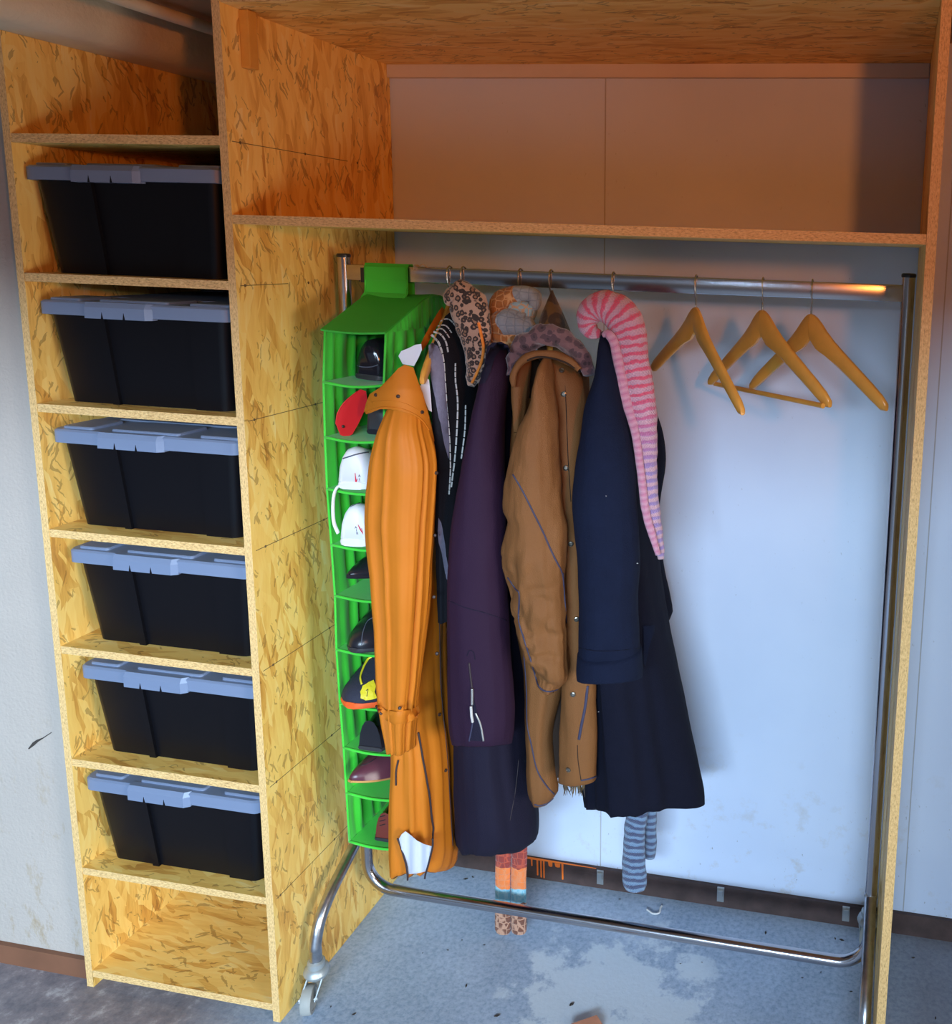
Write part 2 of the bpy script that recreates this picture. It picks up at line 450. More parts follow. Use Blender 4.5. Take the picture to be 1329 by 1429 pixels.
class MB:
    """collects geometry in world coordinates and links it as one mesh object"""

    def __init__(s):
        s.v, s.f, s.uv, s.mi = [], [], [], []

    def add(s, vs, fs, uvs=None, mi=0):
        b = len(s.v)
        s.v += [Vector(v) for v in vs]
        for f in fs:
            s.f.append([b + i for i in f])
            s.mi.append(mi)
        s.uv += (uvs if uvs else [(0, 0)] * len(vs))
        return s

    def box(s, x0, x1, y0, y1, z0, z1, bev=0.0, edge_mi=None):
        if bev:
            bm = bmesh.new()
            bmesh.ops.create_cube(bm, size=1)
            for v in bm.verts:
                v.co = Vector((x0 + (v.co.x + .5) * (x1 - x0), y0 + (v.co.y + .5) * (y1 - y0), z0 + (v.co.z + .5) * (z1 - z0)))
            bmesh.ops.bevel(bm, geom=bm.edges[:], offset=bev, segments=2, affect='EDGES', profile=.6)
            bm.verts.index_update()
            s.add([v.co.copy() for v in bm.verts], [[v.index for v in f.verts] for f in bm.faces])
            bm.free()
            return s
        vs = [(x, y, z) for z in (z0, z1) for y in (y0, y1) for x in (x0, x1)]
        fs = [(0, 2, 3, 1), (4, 5, 7, 6), (0, 1, 5, 4), (1, 3, 7, 5), (3, 2, 6, 7), (2, 0, 4, 6)]
        s.add(vs, fs)
        if edge_mi is not None:
            s.mi[-4] = edge_mi          # the front face (-y)
        return s

    def rings(s, rs, cap0=True, cap1=True, vlen=None, closed=True):
        n = len(rs[0])
        vs, uvs = [], []
        acc = 0.0
        for i, r in enumerate(rs):
            if i:
                c0 = sum((Vector(p) for p in rs[i - 1]), Vector()) / n
                c1 = sum((Vector(p) for p in r), Vector()) / n
                acc += (c1 - c0).length
            for j, p in enumerate(r):
                vs.append(p)
                uvs.append((j / n, acc))
        fs = []
        m = len(rs)
        for i in range(m - 1):
            for j in range(n if closed else n - 1):
                k = (j + 1) % n
                fs.append((i * n + j, i * n + k, (i + 1) * n + k, (i + 1) * n + j))
        if cap0:
            fs.append(tuple(range(n))[::-1])
        if cap1:
            fs.append(tuple((m - 1) * n + j for j in range(n)))
        return s.add(vs, fs, uvs)

    def tube(s, path, r, seg=10, rb=None, up=None, cap=True, uvoff=0):
        """sweep an ellipse (half-axes r along the side, rb along 'up') along a path; r may be a list"""
        path = [Vector(p) for p in path]
        n = len(path)
        rr = r if hasattr(r, '__len__') else [r] * n
        rb = rr if rb is None else (rb if hasattr(rb, '__len__') else [rb] * n)
        rs = []
        side = None
        for i in range(n):
            d = (path[min(i + 1, n - 1)] - path[max(i - 1, 0)]).normalized()
            if up is not None:
                u = (Vector(up) - d * d.dot(Vector(up))).normalized()
                sd = d.cross(u)
            else:
                if side is None:
                    a = Vector((0, 0, 1)) if abs(d.z) < .9 else Vector((1, 0, 0))
                    side = d.cross(a).normalized()
                side = (side - d * d.dot(side)).normalized()
                sd = side
                u = sd.cross(d)
            rs.append([path[i] + sd * (rr[i] * math.cos(a)) + u * (rb[i] * math.sin(a)) for a in (2 * math.pi * k / seg for k in range(seg))])
        return s.rings(rs, cap, cap)

    def prism(s, poly, dirv):
        """extrude a 3-D polygon along dirv"""
        n = len(poly)
        d = Vector(dirv)
        vs = [Vector(p) for p in poly] + [Vector(p) + d for p in poly]
        fs = [tuple(range(n))[::-1], tuple(range(n, 2 * n))] + [(i, (i + 1) % n, n + (i + 1) % n, n + i) for i in range(n)]
        return s.add(vs, fs)

    def lathe(s, base, axis, prof, seg=16):
        """prof = [(radius, distance along axis)]"""
        ax = Vector(axis).normalized()
        a = Vector((0, 0, 1)) if abs(ax.z) < .9 else Vector((1, 0, 0))
        u = ax.cross(a).normalized()
        v = ax.cross(u)
        rs = [[Vector(base) + ax * h + (u * math.cos(t) + v * math.sin(t)) * max(r, 1e-5) for t in (2 * math.pi * k / seg for k in range(seg))] for r, h in prof]
        return s.rings(rs)

    def bvh(s):
        return BVHTree.FromPolygons(s.v, s.f)

    def build(s, name, mats, parent=None, smooth=False, angle=None, label=None, recalc=True):
        me = bpy.data.meshes.new(name)
        me.from_pydata(s.v, [], s.f)
        if recalc:
            bm = bmesh.new()
            bm.from_mesh(me)
            bmesh.ops.recalc_face_normals(bm, faces=bm.faces[:])
            bm.to_mesh(me)
            bm.free()
        uvl = me.uv_layers.new(name='UVMap')
        for l in me.loops:
            uvl.data[l.index].uv = s.uv[l.vertex_index]
        for m in (mats if isinstance(mats, (list, tuple)) else [mats]):
            me.materials.append(M[m])
        if any(s.mi):
            me.polygons.foreach_set('material_index', s.mi)
        if smooth:
            me.polygons.foreach_set('use_smooth', [True] * len(me.polygons))
            if angle:
                me.set_sharp_from_angle(angle=math.radians(angle))
        o = bpy.data.objects.new(name, me)
        C.objects.link(o)
        if parent:
            o.parent = parent
            o.matrix_parent_inverse = Matrix.Translation(-world_loc_p(parent))
        if label:
            o['label'] = label
        return o


def world_loc_p(o):
    # parts hold world coordinates, so only the Empty's own location counts
    while o.parent:
        o = o.parent
    return o.location.copy()


_orig_build = MB.build


def _build(s, name, mats, parent=None, **kw):
    o = _orig_build(s, name, mats, None, **kw)
    if parent:
        o.parent = parent
        o.matrix_parent_inverse = Matrix.Translation(-world_loc_p(parent)) if parent.parent is None else Matrix.Identity(4)
    return o


MB.build = _build


def lerp(a, b, t):
    return a + (b - a) * t


def resample(rows, step):
    """Catmull-Rom through rows of numbers keyed by their first value"""
    out = []
    n = len(rows)
    for i in range(n - 1):
        p0, p1, p2, p3 = rows[max(i - 1, 0)], rows[i], rows[i + 1], rows[min(i + 2, n - 1)]
        k = max(1, int(round(abs(p2[0] - p1[0]) / step)))
        for j in range(k):
            t = j / k
            r = [lerp(p1[0], p2[0], t)]
            for c in range(1, len(p1)):
                a, b, cc, d = p0[c], p1[c], p2[c], p3[c]
                m1 = (cc - a) / max(1e-6, abs(p2[0] - p0[0])) * abs(p2[0] - p1[0])
                m2 = (d - b) / max(1e-6, abs(p3[0] - p1[0])) * abs(p2[0] - p1[0])
                r.append((2 * t**3 - 3 * t**2 + 1) * b + (t**3 - 2 * t**2 + t) * m1 + (-2 * t**3 + 3 * t**2) * cc + (t**3 - t**2) * m2)
            out.append(r)
    out.append(list(rows[-1]))
    return out


def smooth_path(pts, per=6):
    out = []
    n = len(pts)
    pts = [Vector(p) for p in pts]
    for i in range(n - 1):
        p0, p1, p2, p3 = pts[max(i - 1, 0)], pts[i], pts[i + 1], pts[min(i + 2, n - 1)]
        for j in range(per):
            t = j / per
            out.append(.5 * ((2 * p1) + (p2 - p0) * t + (2 * p0 - 5 * p1 + 4 * p2 - p3) * t * t + (3 * p1 - p0 - 3 * p2 + p3) * t**3))
    out.append(pts[-1])
    return out


def hang(rows, n=44, step=9, fold=0.05, nf=(5, 8), drift=.6, seed=0, tilt=0.0, crumple=.003, cscale=14, hem=True, fold_pow=1.0, squash=1.0):
    """hanging cloth as a closed tube. rows: (py, pxL, pxR, centre depth y, half depth).
    The cross-section is an ellipse whose outline, seen from the camera, spans pxL..pxR."""
    R = resample(rows, step)
    rg = random.Random(seed)
    ph = [rg.uniform(0, 6.28) for _ in range(8)]
    rs = []
    m = len(R)
    for i, (py, l, r, yc, hd) in enumerate(R):
        t = i / (m - 1)
        pl, pr = P(l, py, yc), P(r, py, yc)
        mid = (pl + pr) / 2
        wv = (pr - pl) / 2
        a = wv.length
        tan = abs((CAM.x - mid.x) / (mid.y - CAM.y))
        hd = min(hd, .85 * a / max(tan, 1e-3))
        aa = math.sqrt(max(a * a - (hd * tan)**2, (.3 * a)**2))
        u = wv.normalized()
        ring = []
        ft = t**fold_pow
        for k in range(n):
            th = 2 * math.pi * k / n
            c, s_ = math.cos(th), math.sin(th)
            f = 1 + fold * ft * (math.sin(nf[0] * th + ph[0] + drift * t * 3) * .6 + math.sin(nf[1] * th + ph[1] - drift * t * 2) * .4)
            if fold:
                g1 = noise.noise(Vector((c * nf[0] * .42 + seed * 5.1, s_ * nf[0] * .42, t * drift * 1.6)))
                g2 = abs(noise.noise(Vector((c * nf[1] * .5, s_ * nf[1] * .5 + seed * 2.3, t * drift * 1.2))))
                f = 1 + fold * ft * (g1 * 1.5 - g2 * 2.2 + .35) + fold * .25 * ft * math.sin(nf[0] * th + ph[0] + drift * t)
            p = mid + u * (aa * c * f) + Vector((0, hd * s_ * f, tilt * t * t * (-hd * s_) * 1.0))
            q = p * cscale
            nn = noise.noise(Vector((q.x, q.y, q.z * .55)) + Vector((seed * 3.3, 0, 0)))
            n2 = noise.noise(Vector((q.x * 2.3, q.y * 2.3, q.z * 1.4)) + Vector((0, seed * 1.7, 0)))
            d = Vector((u.x * c, s_, 0)).normalized()
            p += d * ((nn * .65 + n2 * .35) * crumple)
            ring.append(p)
        rs.append(ring)
    if hem:
        last = rs[-1]
        cen = sum(last, Vector()) / n
        rs.append([lerp(p, cen, .10) + Vector((0, 0, -.002)) for p in last])
        rs.append([lerp(p, cen, .16) + Vector((0, 0, .06)) for p in last])
    # round the top
    first = rs[0]
    cen = sum(first, Vector()) / n
    rs.insert(0, [lerp(p, cen, .45) + Vector((0, 0, .006)) for p in first])
    mb = MB()
    mb.rings(rs)
    return mb


def hit(bvh, u, v, off=.001, y=.1):
    d = ray(u, v).normalized()
    h = bvh.ray_cast(CAM, d)
    if h[0] is None:
        p = P(u, v, y)
        return p, -d
    nrm = h[1] if h[1].dot(d) < 0 else -h[1]
    return h[0] + nrm * off, nrm


def cord(bvh, pts, r, name, mat, parent, y=.1, off=.0, flat=None, per=8):
    """a cord, tape or braid that follows a surface along a traced line"""
    pp = smooth_path([(a, b, 0) for a, b in pts], per)
    ps = []
    lasty = y
    for q in pp:
        d = ray(q.x, q.y).normalized()
        hh = bvh.ray_cast(CAM, d)
        if hh[0] is None:
            continue
        nn = hh[1] if hh[1].dot(d) < 0 else -hh[1]
        ps.append(hh[0] + nn * off)
    if len(ps) < 3:
        return None
    for _ in range(2):
        ps = [ps[0]] + [(ps[i - 1] + ps[i] * 2 + ps[i + 1]) / 4 for i in range(1, len(ps) - 1)] + [ps[-1]]
    mb = MB()
    mb.tube(ps, r, 8, rb=flat if flat else r, up=(0, -1, 0))
    return mb.build(name, mat, parent, smooth=True)


def button(bvh, u, v, r, name, mat, parent, y=.1, hole=None):
    p, nn = hit(bvh, u, v, 0.0, y)
    mb = MB()
    mb.lathe(p - nn * .001, nn, [(r * .98, 0), (r, .0015), (r * .9, .0035), (r * .6, .0042), (r * .5, .003), (.0001, .003)], 14)
    return mb.build(name, mat, parent, smooth=True, angle=40)


def sheet(poly, depth, thick=.003, grid=6, bvh=None, off=.003, smooth_edges=2):
    """a piece of cloth cut to a traced outline, lying at depth(px,py) or on a surface, with thickness"""
    if smooth_edges:
        cl = [(a, b, 0) for a, b in poly]
        cl = cl + cl[:1]
        bp = []
        for i in range(len(cl) - 1):
            for j in range(smooth_edges):
                bp.append(Vector(cl[i]).lerp(Vector(cl[i + 1]), j / smooth_edges).to_2d())
    else:
        bp = [Vector(q) for q in poly]
    nb = len(bp)

    def inside(x, y):
        c = False
        j = nb - 1
        for i in range(nb):
            a, b = bp[i], bp[j]
            if (a.y > y) != (b.y > y) and x < (b.x - a.x) * (y - a.y) / (b.y - a.y) + a.x:
                c = not c
            j = i
        return c
    xs = [q.x for q in bp]
    ys = [q.y for q in bp]
    pts = list(bp)
    y = min(ys) + grid * .5
    k = 0
    while y < max(ys):
        x = min(xs) + grid * (.5 if k % 2 else .2)
        while x < max(xs):
            if inside(x, y) and min((Vector((x, y)) - q).length for q in bp) > grid * .45:
                pts.append(Vector((x, y)))
            x += grid
        y += grid
        k += 1
    vs, _, fs, _, _, _ = delaunay_2d_cdt(pts, [(i, (i + 1) % nb) for i in range(nb)], [], 1, 1e-5)
    cnt = len(vs)
    front = []
    for q in vs:
        if bvh is not None:
            yy = depth(q.x, q.y) if callable(depth) else depth
            h, nn = hit(bvh, q.x, q.y, off, yy)
            front.append(h)
        else:
            front.append(P(q.x, q.y, depth(q.x, q.y) if callable(depth) else depth))
    back = [p + (p - CAM).normalized() * thick for p in front]
    # boundary edges
    ec = {}
    for f in fs:
        for i in range(len(f)):
            e = (f[i], f[(i + 1) % len(f)])
            ec[tuple(sorted(e))] = ec.get(tuple(sorted(e)), []) + [e]
    faces = [tuple(f) for f in fs] + [tuple(i + cnt for i in f[::-1]) for f in fs]
    for es in ec.values():
        if len(es) == 1:
            a, b = es[0]
            faces.append((b, a, a + cnt, b + cnt))
    mb = MB()
    mb.add(front + back, faces, [(q.x * .0015, q.y * .0015) for q in vs] * 2)
    return mb


# ------------------------------------------------------------------ the room
T = .018
W, L, D = .4883, 1.3774, .5969
ZS = 1.8673
ZT = 2.2733
ZK = [2.0213, 1.7336, 1.4500, 1.1653, .8874, .6076, .3257, .0472]
XM0, XL1 = -T, -T - W        # middle panel's left face; left panel's inner face
XL0 = XL1 - T
YB = .600                    # back wall face
ROOM_Z = 2.32


def structure(name, mb, mat, label, parent=None, **kw):
    o = mb.build(name, mat, parent, **kw)
    if parent is None:
        tag(o, label, None, None, 'structure')
    return o


YD = -2.4                    # plane of the open garage door
DZ = 2.06                    # underside of its lintel
structure('floor', MB().box(-4, 5, YD - .5, YB + .15, -.12, 0), 'concrete', 'worn grey concrete garage floor with whitish paint patches')
wb = structure('wall_back', MB().box(XL0 - .01, 3.2, YB, YB + .15, 0, 2.6), 'wall', 'white painted board wall at the back of the wardrobe')
wl = structure('wall_left', MB().box(-4, XL0 - .004, .031, .9, 0, 2.6), 'plaster', 'rough white plastered wall beside the shelving')
structure('wall_right', MB().box(2.95, 3.1, YD - .1, YB, 0, 2.6), 'brickwall', 'brown right wall of the garage')
structure('wall_front', MB().box(-4, 5, YD - .12, YD, DZ, 2.7).box(1.83, 5, YD - .12, YD, 0, DZ).box(-4, -2.2, YD - .12, YD, 0, DZ), 'brickwall', 'brown garage front wall around the open door')
structure('ground', MB().box(-40, 40, -60, YD - .501, -.2, -.02), 'asphalt', 'dark asphalt yard before the garage')
structure('sky_block_wall', MB().box(-40, 40, -14.3, -14, -.02, 2.2), 'brickwall', 'added unseen brown wall blocking the low sky')  # added out of view to keep horizon sky off the upper wardrobe
structure('ceiling', MB().box(-4, 3.1, YD, YB + .1, ROOM_Z, ROOM_Z + .3), 'ceiling', 'brownish garage ceiling boards')
# board joints of the back wall, proud cover strip under the top board
for gx in (P(845, 200, YB).x, P(1286, 900, YB).x):
    structure('board_joint', MB().box(gx - .0015, gx + .0015, YB - .0012, YB + .002, .06, 2.25), 'groove', None, wb)
structure('trim_1', MB().box(.002, L - .002, YB - .018, YB - .0005, ZT - .032, ZT - .0005), 'lath', 'pale wooden lath along the top of the back wall')
# beam and pipe under the ceiling above the shelving
bm_prof = []
bx0, bx1, bz0, bz1 = XL0, XL1 + .125, 2.226, ROOM_Z - .0005
bm_prof = [(bx0, bz1), (bx0, bz0), (bx1 - .05, bz0)] + [(bx1 - .05 + .05 * math.sin(a), bz0 + .05 - .05 * math.cos(a)) for a in (.25, .5, .8, 1.1, 1.4)] + [(bx1, bz1)]
structure('trim_2', MB().prism([(x, YD + .01, z) for x, z in bm_prof], (0, YB - YD - .02, 0)), 'beam', 'cream plastered ceiling beam with a rounded edge', smooth=True, angle=40)
structure('trim_3', MB().tube([(-.265, YD + .01, 2.295), (-.265, YB - .01, 2.295)], .014, 12), 'beam', 'painted pipe running along the ceiling', smooth=True, angle=60)
# baseboards
bb = structure('baseboard_back', MB().box(.002, 2.9, YB - .012, YB - .0005, 0, .062), 'darkboard', 'dark brown dirty baseboard at the foot of the back wall')
structure('baseboard_left', MB().box(-4, XL0 - .006, .019, .0305, 0, .052), 'brownboard', 'reddish brown baseboard along the left wall')
for u, v in ((838, 1224), (1006, 1248), (1181, 1275)):
    c = P(u, v, YB - .014)
    mb = MB().box(c.x - .010, c.x + .010, YB - .0165, YB - .012, max(.012, c.z - .022), c.z + .022, .001)
    mb.box(c.x - .007, c.x + .007, YB - .022, YB - .0165, c.z - .004, c.z + .016, .001)
    mb.build('metal_clip', 'steel', bb)
# orange spray paint on the baseboard
mb = MB()
for (u0, v0, u1, v1) in ((732, 1196, 832, 1212), ):
    a, b = P(u0, v0, YB - .013), P(u1, v1, YB - .013)
    mb.prism([a + Vector((0, 0, .003)), b + Vector((0, 0, .001)), b - Vector((0, 0, .001)), a - Vector((0, 0, .004))], (0, .0008, 0))
for u, v0, v1, wd in ((742, 1199, 1208, 1.5), (750, 1200, 1221, 1.6), (755, 1201, 1224, 1.5), (759, 1201, 1225, 1.4), (785, 1206, 1227, 1.8), (768, 1203, 1209, 4), (778, 1205, 1210, 5)):
    a, b = P(u, v0, YB - .0132), P(u + .5, v1, YB - .0132)
    dx = Vector((wd * .0017, 0, 0))
    mb.prism([a - dx, a + dx, b + dx * .8, b + Vector((0, 0, -.002)), b - dx * .8], (0, .0008, 0))
mb.build('paint_drip', 'orangepaint', bb, label='orange spray paint drips')
# crack in the left plaster
mb = MB()
c = [P(u, v, .030) for u, v in ((40, 1045), (47, 1038), (52, 1034), (60, 1030), (72, 1022))]
mb.tube(c, [.0015, .004, .003, .0012, .0008], 6, rb=.0008, up=(0, -1, 0))
mb.build('plaster_chip', 'grit', wl)

# ------------------------------------------------------------------ the wardrobe of strand board
wd = thing('open_wardrobe', ((XL0 + L) / 2, .3, 0), 'built-in open wardrobe of yellow strand board with shelving and hanging bay', 'wardrobe')
PT = ROOM_Z - .001


def board(name, x0, x1, y0, y1, z0, z1, vertical, label=None):
    return MB().box(x0, x1, y0, y1, z0, z1, edge_mi=1).build(name, ['osb_panel' if vertical else 'osb_shelf', 'edge_v' if vertical else 'edge_h'], wd, label=label)


board('side_panel', XL0, XL1, 0, D, .001, 2.2255, True)
mp = board('divider_panel', XM0, 0, 0, D, .001, PT, True)
board('side_panel', L, L + T, 0, D, .001, PT, True)
board('top_board', 0.0005, L - .0005, .002, D, ZT, ZT + T, False)
board('wide_shelf', 0.0005, L - .0005, 0, D - .002, ZS - T, ZS, False)
for k, z in enumerate(ZK):
    board('shelf', XL1 + .0005, XM0 - .0005, .0005, D - .002, z - T, z, False)
# batten screwed to the divider under the top board
a, b = PX(341, 15, .012), PX(352, 93, .012)
MB().box(.0004, .022, .050, .076, 2.160, ZT - .001, .003).build('batten', 'hangerwood', wd, label='short varnished batten')
# pencil lines and nail heads on the divider along the shelf lines
for k, z in enumerate(ZK[:7]):
    zz = z - T / 2
    MB().box(0, .0004, .012, .40 if k != 1 else .16, zz - .0007, zz + .0007).build('pencil_line', 'pencil', mp)
    for yy in (.035, .24, .44):
        MB().lathe((0, yy + .01 * math.sin(k * 5), zz), (1, 0, 0), [(.003, 0), (.003, .0007), (.0001, .001)], 8).build('nail_head', 'pencil', mp)

# ------------------------------------------------------------------ storage boxes
BW, BH, BDP = .464, .232, .545     # lid width, overall height, lid depth


def make_box():
    e = thing('storage_box', (0, 0, 0), '', 'storage box', 'black storage boxes on the shelves')
    # tapered body with two stepped ribs on the front; local x centred, y from the front
    zt = BH - .030
    prof = [(-.5, 0), (-.30, 0), (-.30, .006), (-.255, .006), (-.255, 0.001), (.27, .001), (.27, -.0), (.5, 0)]

    def outline(z):
        f = z / zt
        hw = lerp(.201, .220, f)
        y0, y1 = lerp(.030, .012, f), lerp(BDP - .030, BDP - .012, f)
        r = .022
        o = []
        for cx_, cy_, a0 in ((-hw + r, y1 - r, 90), (-hw + r, y0 + r, 180)):
            for k in range(5):
                a = math.radians(a0 + 22.5 * k)
                o.append((cx_ + r * math.cos(a), cy_ + r * math.sin(a)))
        # front side with the rib steps
        for fx, dy in ((-.42, 0), (-.42, -.0055), (-.335, -.0055), (-.335, .002), (.60, .002), (.60, -.004)):
            o.append((fx * hw, y0 + dy))
        for cx_, cy_, a0 in ((hw - r, y0 + r - .004, 270), (hw - r, y1 - r, 0)):
            for k in range(5):
                a = math.radians(a0 + 22.5 * k)
                o.append((cx_ + r * math.cos(a), cy_ + r * math.sin(a)))
        return [(x, y, z) for x, y in o]
    MB().rings([outline(z) for z in (.0005, .004, zt * .5, zt)]).build('body', 'boxblack', e, smooth=True, angle=35)
    # lid: lip, stepped latch block with two notches, raised pads
    def rrect(x0, x1, y0, y1, r, z):
        o = []
        for cx_, cy_, a0 in ((x1 - r, y1 - r, 0), (x0 + r, y1 - r, 90), (x0 + r, y0 + r, 180), (x1 - r, y0 + r, 270)):
            for k in range(6):
                a = math.radians(a0 + 18 * k)
                o.append((cx_ + r * math.cos(a), cy_ + r * math.sin(a), z))
        return o
    h = BW / 2
    z0, z1 = zt - .006, BH - .006
    lid = MB().rings([rrect(-h, h, 0, BDP, .020, z0), rrect(-h, h, 0, BDP, .020, z1 - .004), rrect(-h + .004, h - .004, .004, BDP - .004, .018, z1)]).build('lid', 'lidgrey', e, smooth=True, angle=35)
    # latch block over the front lip
    lx0, lx1 = -h + .128, -h + .286
    def latch(z, g=0):
        return [(lx0, .012, z), (lx0, -.009 + g, z), (lx1 - .012, -.009 + g, z), (lx1, -.0005 + g, z), (lx1, .012, z)]
    lt = MB().rings([latch(z0 - .004), latch(z1 - .010), latch(z1 + .001, .006)]).build('latch', 'lidgrey', lid)
    for nx in (.043, .096):
        MB().prism([(lx0 + nx - .0028, -.0096, z0 - .0045), (lx0 + nx + .0028, -.0096, z0 - .0045), (lx0 + nx, -.0096, z0 + .010)], (0, .012, 0)).build('notch', 'boxblack', lid)
    for (x0, x1) in ((-h + .020, -h + .097), (-h + .143, -h + .313), (h - .102, h - .006)):
        for (y0, y1) in ((.012, .10), (BDP - .10, BDP - .012)):
            MB().rings([rrect(x0, x1, y0, y1, .008, z1 - .001), rrect(x0, x1, y0, y1, .008, z1 + .004), rrect(x0 + .002, x1 - .002, y0 + .002, y1 - .002, .007, z1 + .0058)]).build('raised_pad', 'lidgrey', lid, smooth=True, angle=35)
    MB().rings([rrect(-h + .05, h - .05, .12, BDP - .12, .02, z1 - .001), rrect(-h + .054, h - .054, .124, BDP - .124, .02, z1 + .003)]).build('raised_pad', 'lidgrey', lid, smooth=True, angle=35)
    return e


def copy_tree(o, parent=None):
    c = o.copy()
    C.objects.link(c)
    if parent:
        c.parent = parent
    for ch in list(o.children):
        copy_tree(ch, c)
    return c


box0 = make_box()
spots = [(-.2715, .014, 0.0), (-.271, .018, .001), (-.269, .020, .004), (-.258, .022, .002), (-.2545, .020, 0.0), (-.266, .016, .002)]
bl = ['black storage box with grey lid on the topmost box shelf, under the empty top shelf',
      'black storage box with grey lid in the second compartment from the top',
      'black storage box with grey lid in the third compartment from the top',
      'black storage box with bluish lid two shelves above the lowest box',
      'black storage box with bluish lid directly above the lowest box',
      'black storage box with bluish lid above the empty bottom compartment']
for k, (x, y, rz) in enumerate(spots):
    e = box0 if k == 0 else copy_tree(box0)
    e.location = (x, y, ZK[k + 1])
    e.rotation_euler.z = rz
    e['label'] = bl[k]

# ------------------------------------------------------------------ clothes rack
RY, RX0, RX1, RZ = .29, .052, 1.354, 1.750
rk = thing('clothes_rack', ((RX0 + RX1) / 2, RY, 0), 'chrome clothes rack on casters standing in the hanging bay', 'clothes rack')
MB().box(RX0 + .010, RX1 - .010, RY - .0095, RY + .0095, RZ - .018, RZ + .018, .003).build('hanging_rail', 'chrome', rk, smooth=True, angle=35)
ZJ = .335
for x in (RX0, RX1):
    up = MB().tube([(x, RY, ZJ - .02), (x, RY, 1.788)], .0142, 18).build('upright', 'chrome', rk, smooth=True, angle=50)
    MB().lathe((x, RY, 1.784), (0, 0, 1), [(.0150, 0), (.0158, .002), (.0158, .006), (.0135, .0085), (.0001, .009)], 18).build('end_cap', 'blackcap', up, smooth=True, angle=40)
    MB().lathe((x, RY, ZJ - .006), (0, 0, 1), [(.0148, 0), (.0162, .003), (.0162, .010), (.0148, .013)], 18).build('collar', 'wornchrome', up, smooth=True, angle=40)
    for sy in (-1, 1):
        yf = RY + sy * .222
        pth = smooth_path([(x, RY, ZJ), (x, RY + sy * .03, ZJ - .018), (x, RY + sy * .11, ZJ - .06), (x, RY + sy * .165, ZJ - .092), (x, yf - sy * .018, ZJ - .130), (x, yf, ZJ - .175), (x, yf, .145), (x, yf, .118)], 7)
        lg = MB().tube(pth, .0138, 16).build('leg', 'wornchrome', rk, smooth=True, angle=50)
        # caster: cup, fork, wheel
        cs = MB().lathe((x, yf, .076), (0, 0, 1), [(.014, 0), (.026, .005), (.030, .014), (.027, .023), (.020, .028), (.020, .040), (.0155, .044), (.0001, .044)], 22).build('caster', 'caster', rk, smooth=True, angle=40)
        ofs = -.026 if sy < 0 else .020
        # swivelled wheel: axle a little off the rack's long axis
        ax = Vector((.94, .34 * -sy, 0)).normalized()
        fw = Vector((-ax.y, ax.x, 0))
        wc = Vector((x - .006 if x < .5 else x, yf + ofs, .0335))
        fk = MB()
        for s_ in (-1, 1):
            o_ = ax * (s_ * .0155)
            fk.prism([Vector((x, yf, .084)) + o_ - fw * .022, Vector((x, yf, .084)) + o_ + fw * .022, wc + o_ + fw * .014 + Vector((0, 0, .004)), wc + o_ - Vector((0, 0, .012)), wc + o_ - fw * .015 + Vector((0, 0, .004))], ax * (.003 * s_))
        fk.build('fork', 'caster', cs)
        MB().lathe(wc - ax * .0125, ax, [(.010, 0), (.024, .002), (.0245, .0005), (.0315, .001), (.0333, .005), (.0333, .020), (.0315, .024), (.0245, .0245), (.024, .023), (.010, .025)], 26).build('wheel', 'castertyre', cs, smooth=True, angle=40)
        MB().lathe(wc - ax * .0215, ax, [(.0001, 0), (.0065, .0005), (.0065, .0425), (.0001, .043)], 12).build('axle', 'steel', cs, smooth=True, angle=40)
lz = .150
ra_ = .075
lp = [(RX0, RY - .004, .31)] + [(RX0 + ra_ - ra_ * math.cos(a), RY - .004, lz + ra_ - ra_ * math.sin(a)) for a in (math.pi / 2 * k / 9 for k in range(10))]
lp += [(lerp(RX0 + ra_, RX1 - ra_, k / 12), RY - .004, lz) for k in range(1, 12)]
lp += [(RX1 - ra_ + ra_ * math.sin(a), RY - .004, lz + ra_ - ra_ * math.cos(a)) for a in (math.pi / 2 * k / 9 for k in range(10))] + [(RX1, RY - .004, .31)]
MB().tube(lp, .0140, 18).build('lower_rail', 'chrome', rk, smooth=True, angle=60)
# scrap of tape stuck on the rail
tp = P(588, 376, RY - .011)
mb = MB()
mb.tube(smooth_path([tp + Vector((-.014, 0, -.001)), tp + Vector((-.010, -.004, .010)), tp + Vector((0, -.010, .006)), tp + Vector((.007, -.006, .012)), tp + Vector((.018, -.002, .004))], 5), .005, 8, rb=.0008, up=(0, 0, 1))
tag(mb.build('tape_scrap', 'tape', None, smooth=True), 'curled scrap of beige tape stuck on the chrome rail', 'tape')


